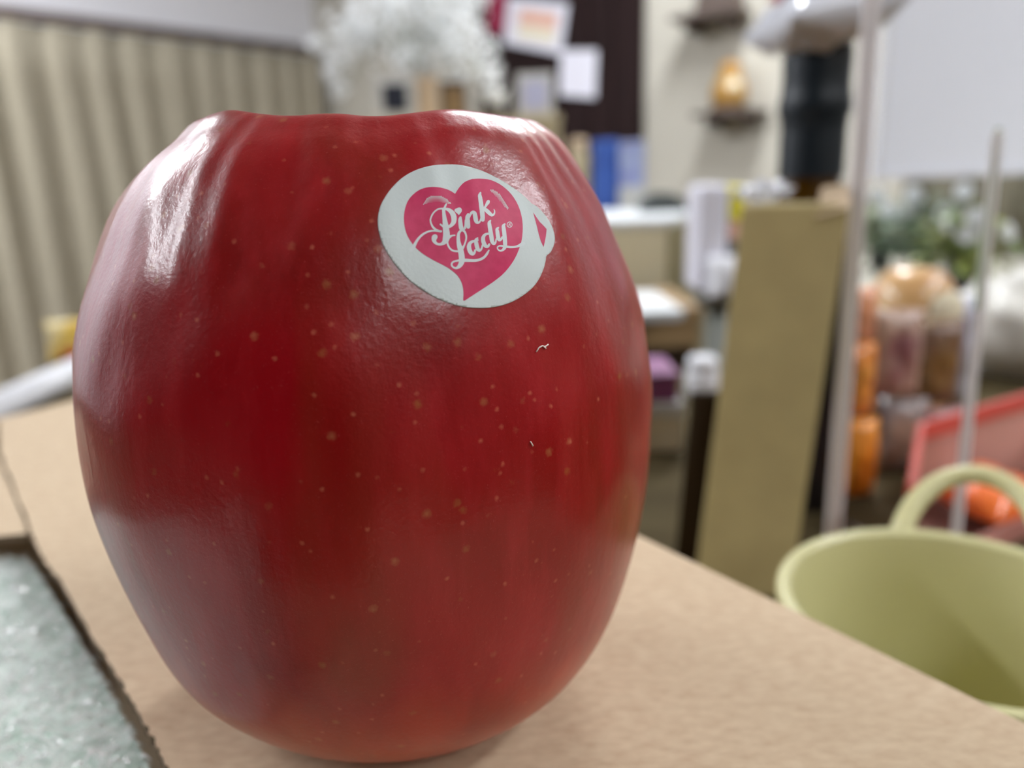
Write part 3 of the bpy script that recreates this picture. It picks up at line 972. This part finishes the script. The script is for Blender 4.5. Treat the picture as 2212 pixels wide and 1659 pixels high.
strokesB = [
    [(228, 775, 30), (226, 700, 34), (232, 620, 36)],
    [(282, 500, 46), (268, 545, 78), (270, 610, 92), (276, 680, 92), (284, 745, 80)],
    [(296, 580, 36), (318, 525, 40), (342, 478, 52), (378, 458, 62), (408, 480, 78), (422, 540, 88), (432, 600, 88), (450, 648, 74), (482, 664, 50), (512, 644, 36), (530, 600, 30), (540, 560, 30)],
    [(522, 72, 34), (508, 118, 66), (518, 180, 80), (530, 260, 86), (540, 340, 88), (552, 420, 90), (562, 500, 90), (568, 570, 86), (570, 612, 72)],
    [(590, 400, 44), (612, 362, 44), (640, 312, 52), (666, 270, 70), (678, 246, 62)],
    [(606, 396, 60), (650, 432, 76), (700, 480, 74), (744, 514, 60), (780, 508, 40), (800, 470, 28), (800, 430, 22), (788, 402, 14)],
    [(470, 1010, 40), (420, 1028, 46), (366, 1040, 52), (320, 1072, 66), (298, 1130, 84), (306, 1200, 88), (334, 1258, 84), (370, 1286, 66), (404, 1264, 48), (422, 1210, 40)],
    [(468, 972, 34), (438, 1010, 64), (442, 1070, 80), (454, 1130, 84), (472, 1186, 80), (504, 1218, 54), (536, 1198, 40), (556, 1150, 36), (566, 1110, 36)],
    [(706, 886, 40), (660, 886, 44), (610, 908, 56), (580, 960, 74), (578, 1020, 80), (598, 1086, 82), (634, 1132, 70), (672, 1134, 54), (698, 1094, 40)],
    [(718, 628, 34), (698, 664, 66), (704, 730, 76), (716, 800, 80), (728, 880, 84), (740, 950, 86), (752, 1020, 82), (772, 1072, 64), (804, 1080, 46), (826, 1040, 34), (832, 990, 26)],
    [(876, 764, 30), (850, 796, 62), (856, 850, 76), (864, 910, 80), (876, 970, 80), (896, 1004, 66), (930, 996, 46), (954, 950, 34)],
    [(1004, 694, 32), (978, 730, 68), (984, 800, 80), (994, 880, 82), (1002, 960, 84), (1008, 1040, 84), (1010, 1110, 78), (996, 1168, 66), (960, 1208, 46), (916, 1222, 34), (876, 1202, 28), (858, 1168, 26), (870, 1138, 26), (906, 1124, 30), (966, 1128, 40), (1040, 1140, 48), (1120, 1150, 44), (1200, 1146, 42), (1270, 1128, 50), (1320, 1104, 64), (1370, 1080, 80)],
    [(150, 1412, 60), (240, 1412, 64), (330, 1416, 56), (420, 1416, 54), (510, 1398, 52), (584, 1360, 50), (632, 1312, 48), (664, 1262, 44), (690, 1214, 28)],
]
def ellipse_stroke(cx_, cy_, rx, ry, wd, n=20):
    return [(cx_+rx*math.cos(2*math.pi*k/n), cy_+ry*math.sin(2*math.pi*k/n), wd) for k in range(n+1)]
strokesR = [ellipse_stroke(1099, 706, 50, 54, 13), [(1082, 736, 10), (1086, 706, 10), (1090, 676, 10), (1108, 678, 10), (1118, 690, 10), (1108, 704, 10), (1088, 706, 10)], [(1102, 706, 10), (1120, 738, 10)]]
OFF = .000130
def stroke_mesh(bm, pts, straight=False):
    c = pts if straight else catmull(pts, 6)
    c = [q for i, q in enumerate(c) if i == 0 or math.hypot(q[0]-c[i-1][0], q[1]-c[i-1][1]) > .05]
    rows = []
    for i, (x, y, wd) in enumerate(c):
        a, b = c[max(i-1, 0)], c[min(i+1, len(c)-1)]
        dx, dy = b[0]-a[0], b[1]-a[1]
        l = math.hypot(dx, dy) or 1
        nx, ny = -dy/l*wd/2, dx/l*wd/2
        rows.append([bm.verts.new(onskin(x+nx*k, y+ny*k, OFF)) for k in (-1, 0, 1)])
    for a, b in zip(rows, rows[1:]):
        bm.faces.new((a[0], a[1], b[1], b[0])); bm.faces.new((a[1], a[2], b[2], b[1]))
    for (x, y, wd) in (c[0], c[-1]):
        bm.faces.new([bm.verts.new(onskin(x+wd/2*math.cos(k*math.pi/6), y+wd/2*math.sin(k*math.pi/6), OFF)) for k in range(12)])
bm = bmesh.new()
for s in strokesA: stroke_mesh(bm, [fa(p) for p in s])
for s in strokesB: stroke_mesh(bm, [fb(p) for p in s])
for s in strokesR: stroke_mesh(bm, [fb(p) for p in s], True)
hd = [(836, 425), (846, 398), (868, 386), (884, 384), (905, 370), (935, 362), (968, 374), (988, 408), (980, 450), (952, 486), (926, 515), (894, 486), (852, 450)]
bm.faces.new([bm.verts.new(onskin(*fa((x, y, 0))[:2], OFF)) for x, y in hd])
o = obj('lettering', bm, M_ink, hrt, recalc=True)
o.parent = stk
# halftone highlights on the two lobes
def halftone(outer, inner, step, name):
    bm = bmesh.new()
    pl = catmull(outer, 5)+catmull(inner[::-1], 5)
    xs = [p[0] for p in pl]; ys = [p[1] for p in pl]
    oc = catmull(outer, 8)
    y = min(ys); row = 0
    while y < max(ys):
        x = min(xs)+(row % 2)*step/2
        while x < max(xs):
            if inside(x, y, pl):
                dd = min(math.hypot(x-q[0], y-q[1]) for q in oc)
                r = step*.46*max(.22, 1-dd/85)
                px, py = z1((x, y))
                rp_ = r/4.485
                bm.faces.new([bm.verts.new(onskin(px+rp_*math.cos(k*math.pi/3), py+rp_*math.sin(k*math.pi/3), OFF)) for k in range(6)])
            x += step
        y += step*.8; row += 1
    return tag(obj(name, bm, M_ink, stk, recalc=True), kind='stuff')
halftone([(598, 552), (618, 512), (652, 482), (700, 466), (750, 466), (800, 484), (840, 512), (868, 545)], [(598, 556), (640, 540), (700, 530), (760, 528), (820, 540), (868, 550)], 12, 'halftone_highlight')
halftone([(1232, 404), (1280, 414), (1330, 448), (1372, 496), (1402, 550), (1428, 606)], [(1232, 408), (1275, 446), (1320, 498), (1360, 545), (1400, 590), (1428, 612)], 12, 'halftone_highlight')
# two tiny bits of white lint on the skin
M_lint = mat('white_lint', (236, 224, 220), .8)
for pts in ([(1157, 760), (1163, 751), (1170, 747), (1176, 749), (1183, 744)], [(1172, 748), (1178, 753)], [(1144, 953), (1147, 957), (1150, 963)]):
    bm = bmesh.new()
    q = [onskin(x, y, .00012) for x, y in pts]
    tube([tuple(p) for p in q], .00008, 6, bm)
    obj('lint_fibre', bm, M_lint, apple, smooth=True)

# ------------------------------------------------------------------ mug
e = empty('mug', (0, 0, DZ))
mr, mh = .0388, .072
zr = DZ+mh
mc = PZ(2072, 1302, zr)

e.location = (mc.x, mc.y, DZ)
tag(e, 'sage green mug with a loop handle standing right of the cardboard box', 'mug')
prof = [(0, 0), (mr*.70, 0), (mr*.78, .002), (mr*.86, .012), (mr*.94, mh*.5), (mr*.985, mh*.88), (mr, mh-.0015), (mr-.0012, mh), (mr-.0028, mh-.0008), (mr-.0036, mh-.004), (mr*.88, mh*.5), (mr*.74, .008), (mr*.5, .005), (0, .005)]
obj('cup_body', lathe([(r, z) for r, z in catmull(prof, 4)], 96), M_mug, e, smooth=True)
a = PZ(1946, 1150, zr-.003)-Vector((mc.x, mc.y, DZ)); b = PZ(2300, 1190, zr-.003)-Vector((mc.x, mc.y, DZ))
a = Vector((a.x, a.y, 0)).normalized()*mr; b = Vector((b.x, b.y, 0)).normalized()*mr
a.z = b.z = mh-.003
mid = (a+b)/2; hw = (b-a)/2
outw = Vector((mid.x, mid.y, 0)).normalized()
pts = []
for k in range(25):
    t = math.pi*k/24
    pts.append(mid - hw*math.cos(t)*1.06 + outw*(.020*math.sin(t)) + Vector((0, 0, .0140*math.sin(t))))
obj('handle', tube([tuple(p) for p in pts], .0029, 14, flat=.9), M_mug, e, smooth=True)

# ------------------------------------------------------------------ tall carton leaning, black slab, bottle
bl = PZ(1497, 1290, DZ); br = PZ(1706, 1290, DZ)
Dt = .305
tl = P(1604, 446, Dt); tr = P(1838, 440, Dt)

e = empty('tall_carton', ((bl.x+br.x)/2, (bl.y+br.y)/2, DZ))
tag(e, 'tall narrow brown cardboard carton leaning right behind the box and mug', 'carton')
def hexa(q0, q1, q2, q3, t):             # front face corners (bl, br, tr, tl), pushed back by t
    bm = bmesh.new()
    f = [bm.verts.new(p) for p in (q0, q1, q2, q3)]
    n = Vector((0.30, 1, .0)).normalized()*t
    g = [bm.verts.new(Vector(p)+n) for p in (q0, q1, q2, q3)]
    bm.faces.new(f); bm.faces.new(g[::-1])
    for i in range(4): bm.faces.new((f[i], f[(i+1) % 4], g[(i+1) % 4], g[i]))
    return bm
lo_ = e.location.copy()
obj('body', hexa(bl-lo_, br-lo_, tr-lo_, tl-lo_, .030), M_carddark, e, bevel=.0008)
# top flap folded over at the right corner
fl0 = P(1762, 470, Dt-.002)-lo_; fl1 = P(1838, 446, Dt-.002)-lo_; fl2 = P(1832, 396, Dt+.012)-lo_; fl3 = P(1775, 404, Dt+.012)-lo_
obj('top_flap', hexa(fl0, fl1, fl2, fl3, .0012), M_card, e)

e = empty('black_slab', (0, 0, DZ)); tag(e, 'slim black slab standing behind the tall brown carton', 'case')  # black slab filling the dark wedge between carton and acrylic edge
ca = PZ(1640, 1120, DZ); cb = PZ(1797, 1120, DZ)
e.location = ((ca.x+cb.x)/2, ca.y+.014, DZ)
ch = P(1740, 560, ca.y).z-DZ
obj('body', bx(-(cb.x-ca.x)/2, (cb.x-ca.x)/2, -.01, .01, 0, ch*.93), M_black, e, bevel=.001)
obj('lid', bx(-(cb.x-ca.x)/2, (cb.x-ca.x)/2, -.011, .011, ch*.93+.0004, ch), M_black, e, bevel=.001)

# dark strip added to fill the dark band beside the carton
b0, b1 = PZ(1455, 1240, DZ), PZ(1530, 1240, DZ)
t0_, t1_ = P(1494, 850, b0.y+.004), P(1570, 850, b0.y+.004)
e = empty('dark_strip', (b0.x, b0.y, DZ)); tag(e, 'narrow dark brown strip leaning just left of the tall brown carton', 'board')
lo_ = e.location.copy()
obj('plank', hexa(b0-lo_, b1-lo_, t1_-lo_, t0_-lo_, .004), M_legs, e)
DB = .43
bcx = P(1756, 300, DB)
e = empty('bottle', (bcx.x, DB, DZ)); tag(e, 'dark bottle with navy foil on its neck behind the tall carton', 'bottle')
ztop = P(1756, 100, DB).z-DZ
zfo = P(1756, 378, DB).z-DZ
zring = P(1756, 232, DB).z-DZ
rb = .0172
sh0 = zfo-.02
obj('glass_body', lathe(catmull([(0, 0), (.024, 0), (.028, .004), (.029, .05), (.029, sh0*.62), (.027, sh0*.78), (.022, sh0*.92), (rb*.98, sh0+.008), (rb*.93, zfo+.004)], 5), 40), M_amber, e, smooth=True)
obj('foil', lathe([(rb*.99, zfo-.001), (rb*.98, zfo+.02), (rb*.97, zring-.012), (rb*1.0, zring-.006), (rb*1.08, zring-.002), (rb*1.08, zring+.003), (rb*1.02, zring+.006), (rb*1.0, zring+.014), (rb*1.02, ztop-.006), (rb*.99, ztop-.001), (rb*.9, ztop), (0, ztop)], 40), M_foil, e, smooth=True)

# white and red package lying on the bottle top
M_pkg = mat('glossy_white_film', (226, 230, 240), .16, coat=.6, bump=.5, bscale=60)
pc = P(1768, 72, DB)
e = empty('white_package', (bcx.x, DB, DZ+ztop), rot=(0, math.radians(-9), math.radians(6)))
tag(e, 'glossy white and red plastic package lying across the top of the dark bottle', 'package')
wp = (P(1900, 60, DB)-P(1634, 60, DB)).x
obj('wrapper', packet(wp, .060, .030, 11, 22), M_pkg, e, smooth=True, loc=(.001, .026, .0125), rot=(math.radians(-90), 0, math.radians(180)))
M_redpk = mat('red_package_print', (150, 44, 52), .25, c2=(190, 120, 118), scale=40, coat=.4)
obj('red_print', packet(wp*.72, .046, .014, 15, 16), M_redpk, e, smooth=True, loc=(.006, .022, .0285), rot=(math.radians(-90), 0, math.radians(180)))

# crumpled clear wrapper on the carton's top left corner
M_clear = mat('clear_film', (236, 240, 250), .12, alpha=.6, coat=.8)
pw = P(1650, 438, Dt+.012)
e = empty('crumpled_wrapper', (pw.x, pw.y, P(1650, 440, Dt+.012).z)); tag(e, 'crumpled clear wrapper on the top left corner of the tall carton', 'wrapper')
bm = bmesh.new()
bmesh.ops.create_icosphere(bm, subdivisions=4, radius=.008)
for v in bm.verts:
    k = 1+.8*noise.noise(v.co*260)+.35*noise.noise(v.co*700)
    v.co = Vector((v.co.x*1.15*k, v.co.y*.7*k, v.co.z*.42*k))
zmin = min(v.co.z for v in bm.verts)
for v in bm.verts: v.co.z -= zmin
obj('film', bm, M_clear, e)

# ------------------------------------------------------------------ acrylic display stand and what it holds
M_acr = clear_mat('clear_acrylic', (.96, .97, .97, 1))
M_acredge = translucent_mat('acrylic_edge_glow', (255, 250, 253), .75, 0)  # whitish colour stands in for light glowing in the panel edges
M_greened = translucent_mat('green_acrylic_edge', (206, 226, 198), .7, .4)
e = empty('acrylic_stand', (0, 0, DZ))
DA = .285
lb = PZ(1797, 1190, DZ); 
lt = P(1888, -60, lb.y)
rb_ = PZ(2050, 1300, DZ); rtp = P(2156, 284, rb_.y)

e.location = (lb.x, lb.y, DZ)
tag(e, 'clear acrylic display stand with two upright side panels behind the mug', 'display stand')
lo_ = Vector(e.location)
def panel(p0, p1, dirv, depth, t, name, em, top_drop=0.0):
    # p0/p1: bottom and top of the near vertical edge; runs back along dirv
    d = dirv.normalized()*depth
    n = Vector((-dirv.y, dirv.x, 0)).normalized()*t/2
    q = [p0, p0+d, p1+d-Vector((0, 0, top_drop)), p1]
    bm = bmesh.new()
    f = [bm.verts.new(p-n) for p in q]; g = [bm.verts.new(p+n) for p in q]
    bm.faces.new(f); bm.faces.new(g[::-1])
    for i in range(4): bm.faces.new((f[i], f[(i+1) % 4], g[(i+1) % 4], g[i]))
    o = obj(name, bm, M_acr, e)
    u = dirv.normalized()
    bm = bmesh.new()
    a4 = [[bm.verts.new(p+n*k-u*dd) for k, dd in ((-1, .0002), (-.75, .0009), (.75, .0009), (1, .0002))] for p in (p0, p1)]
    for i in range(3): bm.faces.new((a4[0][i], a4[0][i+1], a4[1][i+1], a4[1][i]))
    obj('polished_edge', bm, em, o)
    return o
lpd = Vector((lb.x, lb.y, 0)); rpd = Vector((rb_.x, rb_.y, 0))
panel(lb-lo_, lt-lo_, lpd, .035, .0066, 'left_panel', M_acredge)
panel(rb_-lo_, rtp-lo_, rpd, .012, .0034, 'right_panel', M_acredge)
b1 = (lb+lpd.normalized()*.035)-lo_; b2 = (rb_+rpd.normalized()*.012)-lo_
obj('base_plate', prism([(lb.x-lo_.x, lb.y-lo_.y), (rb_.x-lo_.x, rb_.y-lo_.y), (b2.x, b2.y), (b1.x, b1.y)], .0002, .003), M_acr, e)
obj('green_edge_strip', tube([tuple(rtp-lo_-Vector((0, 0, .06))+rpd.normalized()*.0), tuple(rtp-lo_+Vector((0, 0, .001)))], .0009, 8), M_greened, e)

M_or = mat('orange_snack_film', (238, 148, 36), .3, c2=(240, 162, 70), scale=60, coat=.3)
M_or2 = mat('peach_snack_film', (236, 166, 124), .3, c2=(226, 160, 130), scale=60, coat=.3)
M_or3 = mat('golden_snack_film', (232, 156, 70), .3, c2=(220, 130, 60), scale=60, coat=.3)
M_pur = mat('plum_snack_film', (140, 96, 100), .3, c2=(196, 172, 150), scale=45, coat=.3)
M_pur2 = mat('mauve_snack_film', (126, 84, 100), .3, c2=(190, 140, 136), scale=45, coat=.3)
M_brn2 = mat('olive_snack_film', (138, 112, 60), .35, c2=(120, 90, 80), scale=50, coat=.3)
M_brn = mat('brown_snack_film', (160, 140, 124), .35, c2=(120, 116, 124), scale=50, coat=.3)
M_greys = mat('silver_film', (150, 152, 160), .25, c2=(196, 200, 226), scale=50, coat=.4)
def pk(px, py, D, wpx, hpx, m, label, seed, rz=0.0, t=.018, nm='snack_packet', tilt=0.0, z=None):
    p = P(px, py, D)
    wd = wpx/FPX*D; h = hpx/FPX*D*1.03
    o = obj(nm, packet(wd, h, t, seed, 14), m, smooth=True, loc=(p.x, D, p.z-h/2 if z is None else z), rot=(tilt, 0, rz))
    tag(o, label, 'packet')
    return o
zb3 = DZ
def hup(px, pytop, D): return P(px, pytop, D).z-zb3
def standing(px, pytop, D, wpx, m, label, seed, rz=0.0, t=.016, base=None, cat='packet', nm='snack_packet'):
    b = base if base is not None else zb3
    p = P(px, pytop, D); h = p.z-b
    o = obj(nm, packet(wpx/FPX*D, h, t, seed, 14), m, smooth=True, loc=(p.x, D, b), rz=rz)
    tag(o, label, cat)
    return o, b+h
o, zt0 = standing(1866, 905, .372, 76, M_or, 'saturated orange snack packet at the foot of the tall acrylic panel', 21, .15, t=.012)
o, zt1 = standing(1860, 740, .375, 76, M_or3, 'golden orange snack packet stacked in the middle of the column beside the tall acrylic panel', 23, .1, base=zt0+.0005, t=.012)
o, _ = standing(1862, 620, .377, 76, M_or2, 'peach-orange snack packet topmost of the column beside the tall acrylic panel', 25, .1, base=zt1+.0005, t=.012)
o, zt2 = standing(1950, 860, .405, 120, M_brn, 'greyish brown snack packet standing at the bottom between the two acrylic panels', 31, -.1)
o, zt3 = standing(1945, 668, .405, 116, M_pur, 'plum coloured snack packet in the middle between the two acrylic panels', 35, .05, base=zt2+.0005)
o, zt4 = standing(2040, 880, .44, 100, M_pur2, 'low plum and mauve snack packet beside the lower acrylic panel', 41, .1)
o, _ = standing(2035, 690, .445, 104, M_brn2, 'olive brown snack packet by the lower acrylic panel, above the mauve one', 45, -.06, base=zt4+.0005)
# bigger bag standing behind, its rounded top peach and gold
M_peachb = mat('peach_gold_bag', (206, 152, 112), .3, c2=(212, 176, 112), scale=45, coat=.4)
e = empty('rounded_pouch', (P(1965, 700, .52).x, .52, DZ)); tag(e, 'rounded peach and gold pouch standing behind the snack packets', 'pouch')
rp2 = 92/FPX*.52; hp = P(1960, 575, .52).z-DZ
obj('pouch', lathe(catmull([(0, 0), (rp2*.8, 0), (rp2, .01), (rp2*1.05, hp*.5), (rp2*.95, hp*.8), (rp2*.6, hp*.96), (0, hp)], 5), 36), M_peachb, e, smooth=True)
q = P(1995, 658, .52)
obj('pale_disc', lathe([(0, .003), (.012, .002), (.0135, 0)], 24), M_creamp, e, smooth=True, loc=(q.x-e.location.x+.001, -rp2*.93, q.z-DZ), rot=(math.radians(90), 0, math.radians(10)))  # pale cream disc set on the pouch front
o, _ = standing(2082, 640, .53, 62, M_greys, 'silver blue packet standing behind, left of the right acrylic panel', 51, .1, base=DZ)

# dark low tray behind, plants, white board
DP = 1.12
def plant(px, pytop, D, spread, label, leafm, seed, flowers=0, potm=None):
    r = random.Random(seed)
    p = P(px, pytop, D); h = p.z-DZ
    e = empty('potted_plant', (p.x, D, DZ)); tag(e, label, 'plant')
    pr = spread*.42
    obj('pot', lathe([(0, 0), (pr*.75, 0), (pr*.95, h*.30), (pr*1.02, h*.32), (pr*1.02, h*.36), (pr*.9, h*.36), (pr*.85, h*.3), (0, h*.3)], 28), potm or M_dgrey, e, smooth=True)
    bs_, bl_ = bmesh.new(), bmesh.new()
    for k in range(70):
        an = r.uniform(0, 2*math.pi); rr = spread*r.uniform(.1, 1.0); zz = h*r.uniform(.45, 1.0)*(1-.25*(rr/spread))
        tip = Vector((rr*math.cos(an), rr*math.sin(an)*.7, zz))
        tube([(0, 0, h*.3), tuple(Vector((tip.x*.4, tip.y*.4, h*.3+(zz-h*.3)*.7))), tuple(tip)], .0009, 5, bs_)
        for q in range(3):
            a2 = an+r.uniform(-1.2, 1.2)
            d = Vector((math.cos(a2), math.sin(a2), r.uniform(-.5, .4))).normalized()
            s = d.cross(Vector((0, 0, 1))).normalized()
            l = r.uniform(.016, .030); wl_ = l*.33
            c = tip-Vector((0, 0, q*.01))
            vs = [bl_.verts.new(c), bl_.verts.new(c+d*l*.45+s*wl_), bl_.verts.new(c+d*l-Vector((0, 0, l*.2))), bl_.verts.new(c+d*l*.45-s*wl_)]
            bl_.faces.new(vs)
    tag(obj('stems', bs_, M_stem, e), kind='stuff')
    tag(obj('leaves', bl_, leafm, e, recalc=False), kind='stuff')
    for k in range(flowers):
        a2 = r.uniform(math.pi, 2*math.pi)
        c = Vector((spread*.8*math.cos(a2), spread*.5*math.sin(a2)-.01, h*r.uniform(.6, .95)))
        obj('flower', lathe([(0, 0), (.006, .002), (.012, .007), (.013, .010), (.006, .006), (0, .005)], 10), M_petal, e, smooth=True, loc=c, rot=(math.radians(70), 0, r.uniform(-1, 1)))
M_leafa = mat('grey_green_leaf', (134, 156, 122), .5, c2=(160, 166, 130), scale=30)
M_leafb = mat('olive_leaf', (160, 160, 84), .5, c2=(120, 146, 82), scale=30)
M_leafc = mat('dark_leaf', (88, 116, 88), .5, c2=(112, 138, 116), scale=30)
plant(1915, 402, DP+.17, .050, 'pale grey-green leafy plant nearest the tall acrylic edge', M_leafa, 3, 3)
plant(2010, 400, DP+.04, .052, 'dark green plant with white flowers under the white board', M_leafc, 4, 6)
plant(2095, 420, DP-.10, .050, 'olive leafed plant with white flowers by the lower acrylic panel', M_leafb, 5, 5)
a = P(1930, 590, .80)
e = empty('black_tray', (P(1950, 600, .80).x, .80, DZ)); tag(e, 'low black tray in front of the potted plants', 'tray')
tw2 = .085
obj('floor_plate', bx(-tw2, tw2, -.05, .05, 0, .004), M_black, e)
for (x0, x1, y0, y1) in ((-tw2, tw2, -.05, -.046), (-tw2, tw2, .046, .05), (-tw2, -tw2+.004, -.0458, .0458), (tw2-.004, tw2, -.0458, .0458)):
    obj('rim', bx(x0, x1, y0, y1, .0042, .036), M_black, e)

# pleated taupe screen behind the plants
M_taupe = mat('taupe_fabric', (150, 144, 126), .9, c2=(138, 132, 114), scale=60)
e = empty('folding_screen', (1.16, 1.41, DZ)); tag(e, 'pleated taupe fabric screen standing behind the plants under the white board', 'screen')
bm = bmesh.new(); prev = None
for k in range(241):
    x = -.46+.94*k/240
    y = .018*math.sin(x*70)+.008*math.sin(x*31+1)
    cur = (bm.verts.new((x, y, .001)), bm.verts.new((x, y, .22)))
    if prev: bm.faces.new((prev[0], cur[0], cur[1], prev[1]))
    prev = cur
o = obj('cloth', bm, M_taupe, e, smooth=True)
md = o.modifiers.new('thick', 'SOLIDIFY'); md.thickness = .003
bq = P(1884, 388, 1.0); bq2 = P(2260, 386, 1.0)
e = empty('white_board', (.93, 1.0, DZ))
tag(e, 'large white board standing on the pale counter above the plants', 'board')
x0 = bq.x-.93
M_board = mat('board_white', (240, 244, 255), .5)
zb0 = bq.z-DZ
obj('sheet', bx(x0+.006, .45, -.006, .006, zb0+.006, zb0+.62), M_board, e)
obj('frame_bottom', bx(x0, .46, -.009, .009, zb0, zb0+.006), M_wplastic, e)
obj('frame_side', bx(x0, x0+.006, -.009, .009, zb0+.0062, zb0+.62), M_wplastic, e)
obj('stand_post', bx(.19, .22, .01, .03, .012, zb0+.4), M_greyb, e)
obj('stand_foot', bx(.10, .31, -.08, .12, 0, .012), M_greyb, e, bevel=.002)

# white plastic bag at the right edge
bm = bmesh.new()
bmesh.ops.create_icosphere(bm, subdivisions=4, radius=1)
for v in bm.verts:
    k = 1+.22*noise.noise(v.co*2.2)+.10*noise.noise(v.co*6)
    v.co = Vector((v.co.x*.07*k, v.co.y*.05*k, v.co.z*.042*k))
zmin = min(v.co.z for v in bm.verts)
for v in bm.verts: v.co.z = max(0, v.co.z-zmin-.004)
pq = P(2230, 780, .60)
M_wbag = mat('white_bag_film', (224, 222, 214), .35, trans=.15)
o = obj('plastic_bag', bm, M_wbag, smooth=True, loc=(pq.x, .60, DZ))
tag(o, 'crumpled white plastic bag behind the red-rimmed basket', 'bag')

# red rimmed translucent basket behind the handle
M_redr = mat('red_rim_plastic', (206, 84, 72), .3, coat=.3)
M_rosep = translucent_mat('rose_translucent', (236, 184, 172), .5, .45)
e = empty('basket', (0, 0, DZ))
ra = PZ(1998, 915, DZ+.046); rb2 = PZ(2300, 828, DZ+.046)
e.location = (ra.x, ra.y, DZ)

dv = Vector((rb2.x-ra.x, rb2.y-ra.y, 0)); dn = Vector((-dv.y, dv.x, 0)).normalized()
tag(e, 'translucent rose basket with a red rim behind the mug handle', 'basket')
hB = .046
p0 = Vector((0, 0, 0)); p1 = dv.normalized()*.14
back = dn*.0
nl = PZ(1978, 1050, DZ+.046); nearv = Vector((nl.x-ra.x, nl.y-ra.y, 0))
cor = [p0, p1, p1+nearv, p0+nearv]
def wq(a, b, z0, z1, t):
    d = (b-a).normalized(); n = Vector((-d.y, d.x, 0))*t
    return prism([(a.x, a.y), (b.x, b.y), (b.x+n.x, b.y+n.y), (a.x+n.x, a.y+n.y)], z0, z1)
for i in (0, 1, 2, 3):
    a, b = cor[i], cor[(i+1) % 4]
    if i == 2:
        obj('front_lip', wq(a, b, .002, .012, .0012), M_rosep, e); continue
    obj('wall', wq(a, b, .002, hB-.009, .0012), M_rosep, e)
    obj('rim', wq(a, b, hB-.009, hB, .0032), M_redr, e, bevel=.0008)
obj('bottom', prism([(c.x, c.y) for c in cor], 0, .002), M_rosep, e)
qc = ra + p1*.34 + nearv*.62

o = obj('orange_packet', packet(.052, .038, .016, 61, 14), mat('vivid_orange_film', (244, 124, 50), .3, c2=(232, 96, 40), scale=40, coat=.3), smooth=True,
        loc=(qc.x+.021, qc.y-.006, DZ+.0115), rot=(math.radians(-80), 0, math.atan2(dv.y, dv.x)))
tag(o, 'vivid orange packet lying in the rose basket, seen through the mug handle', 'packet')
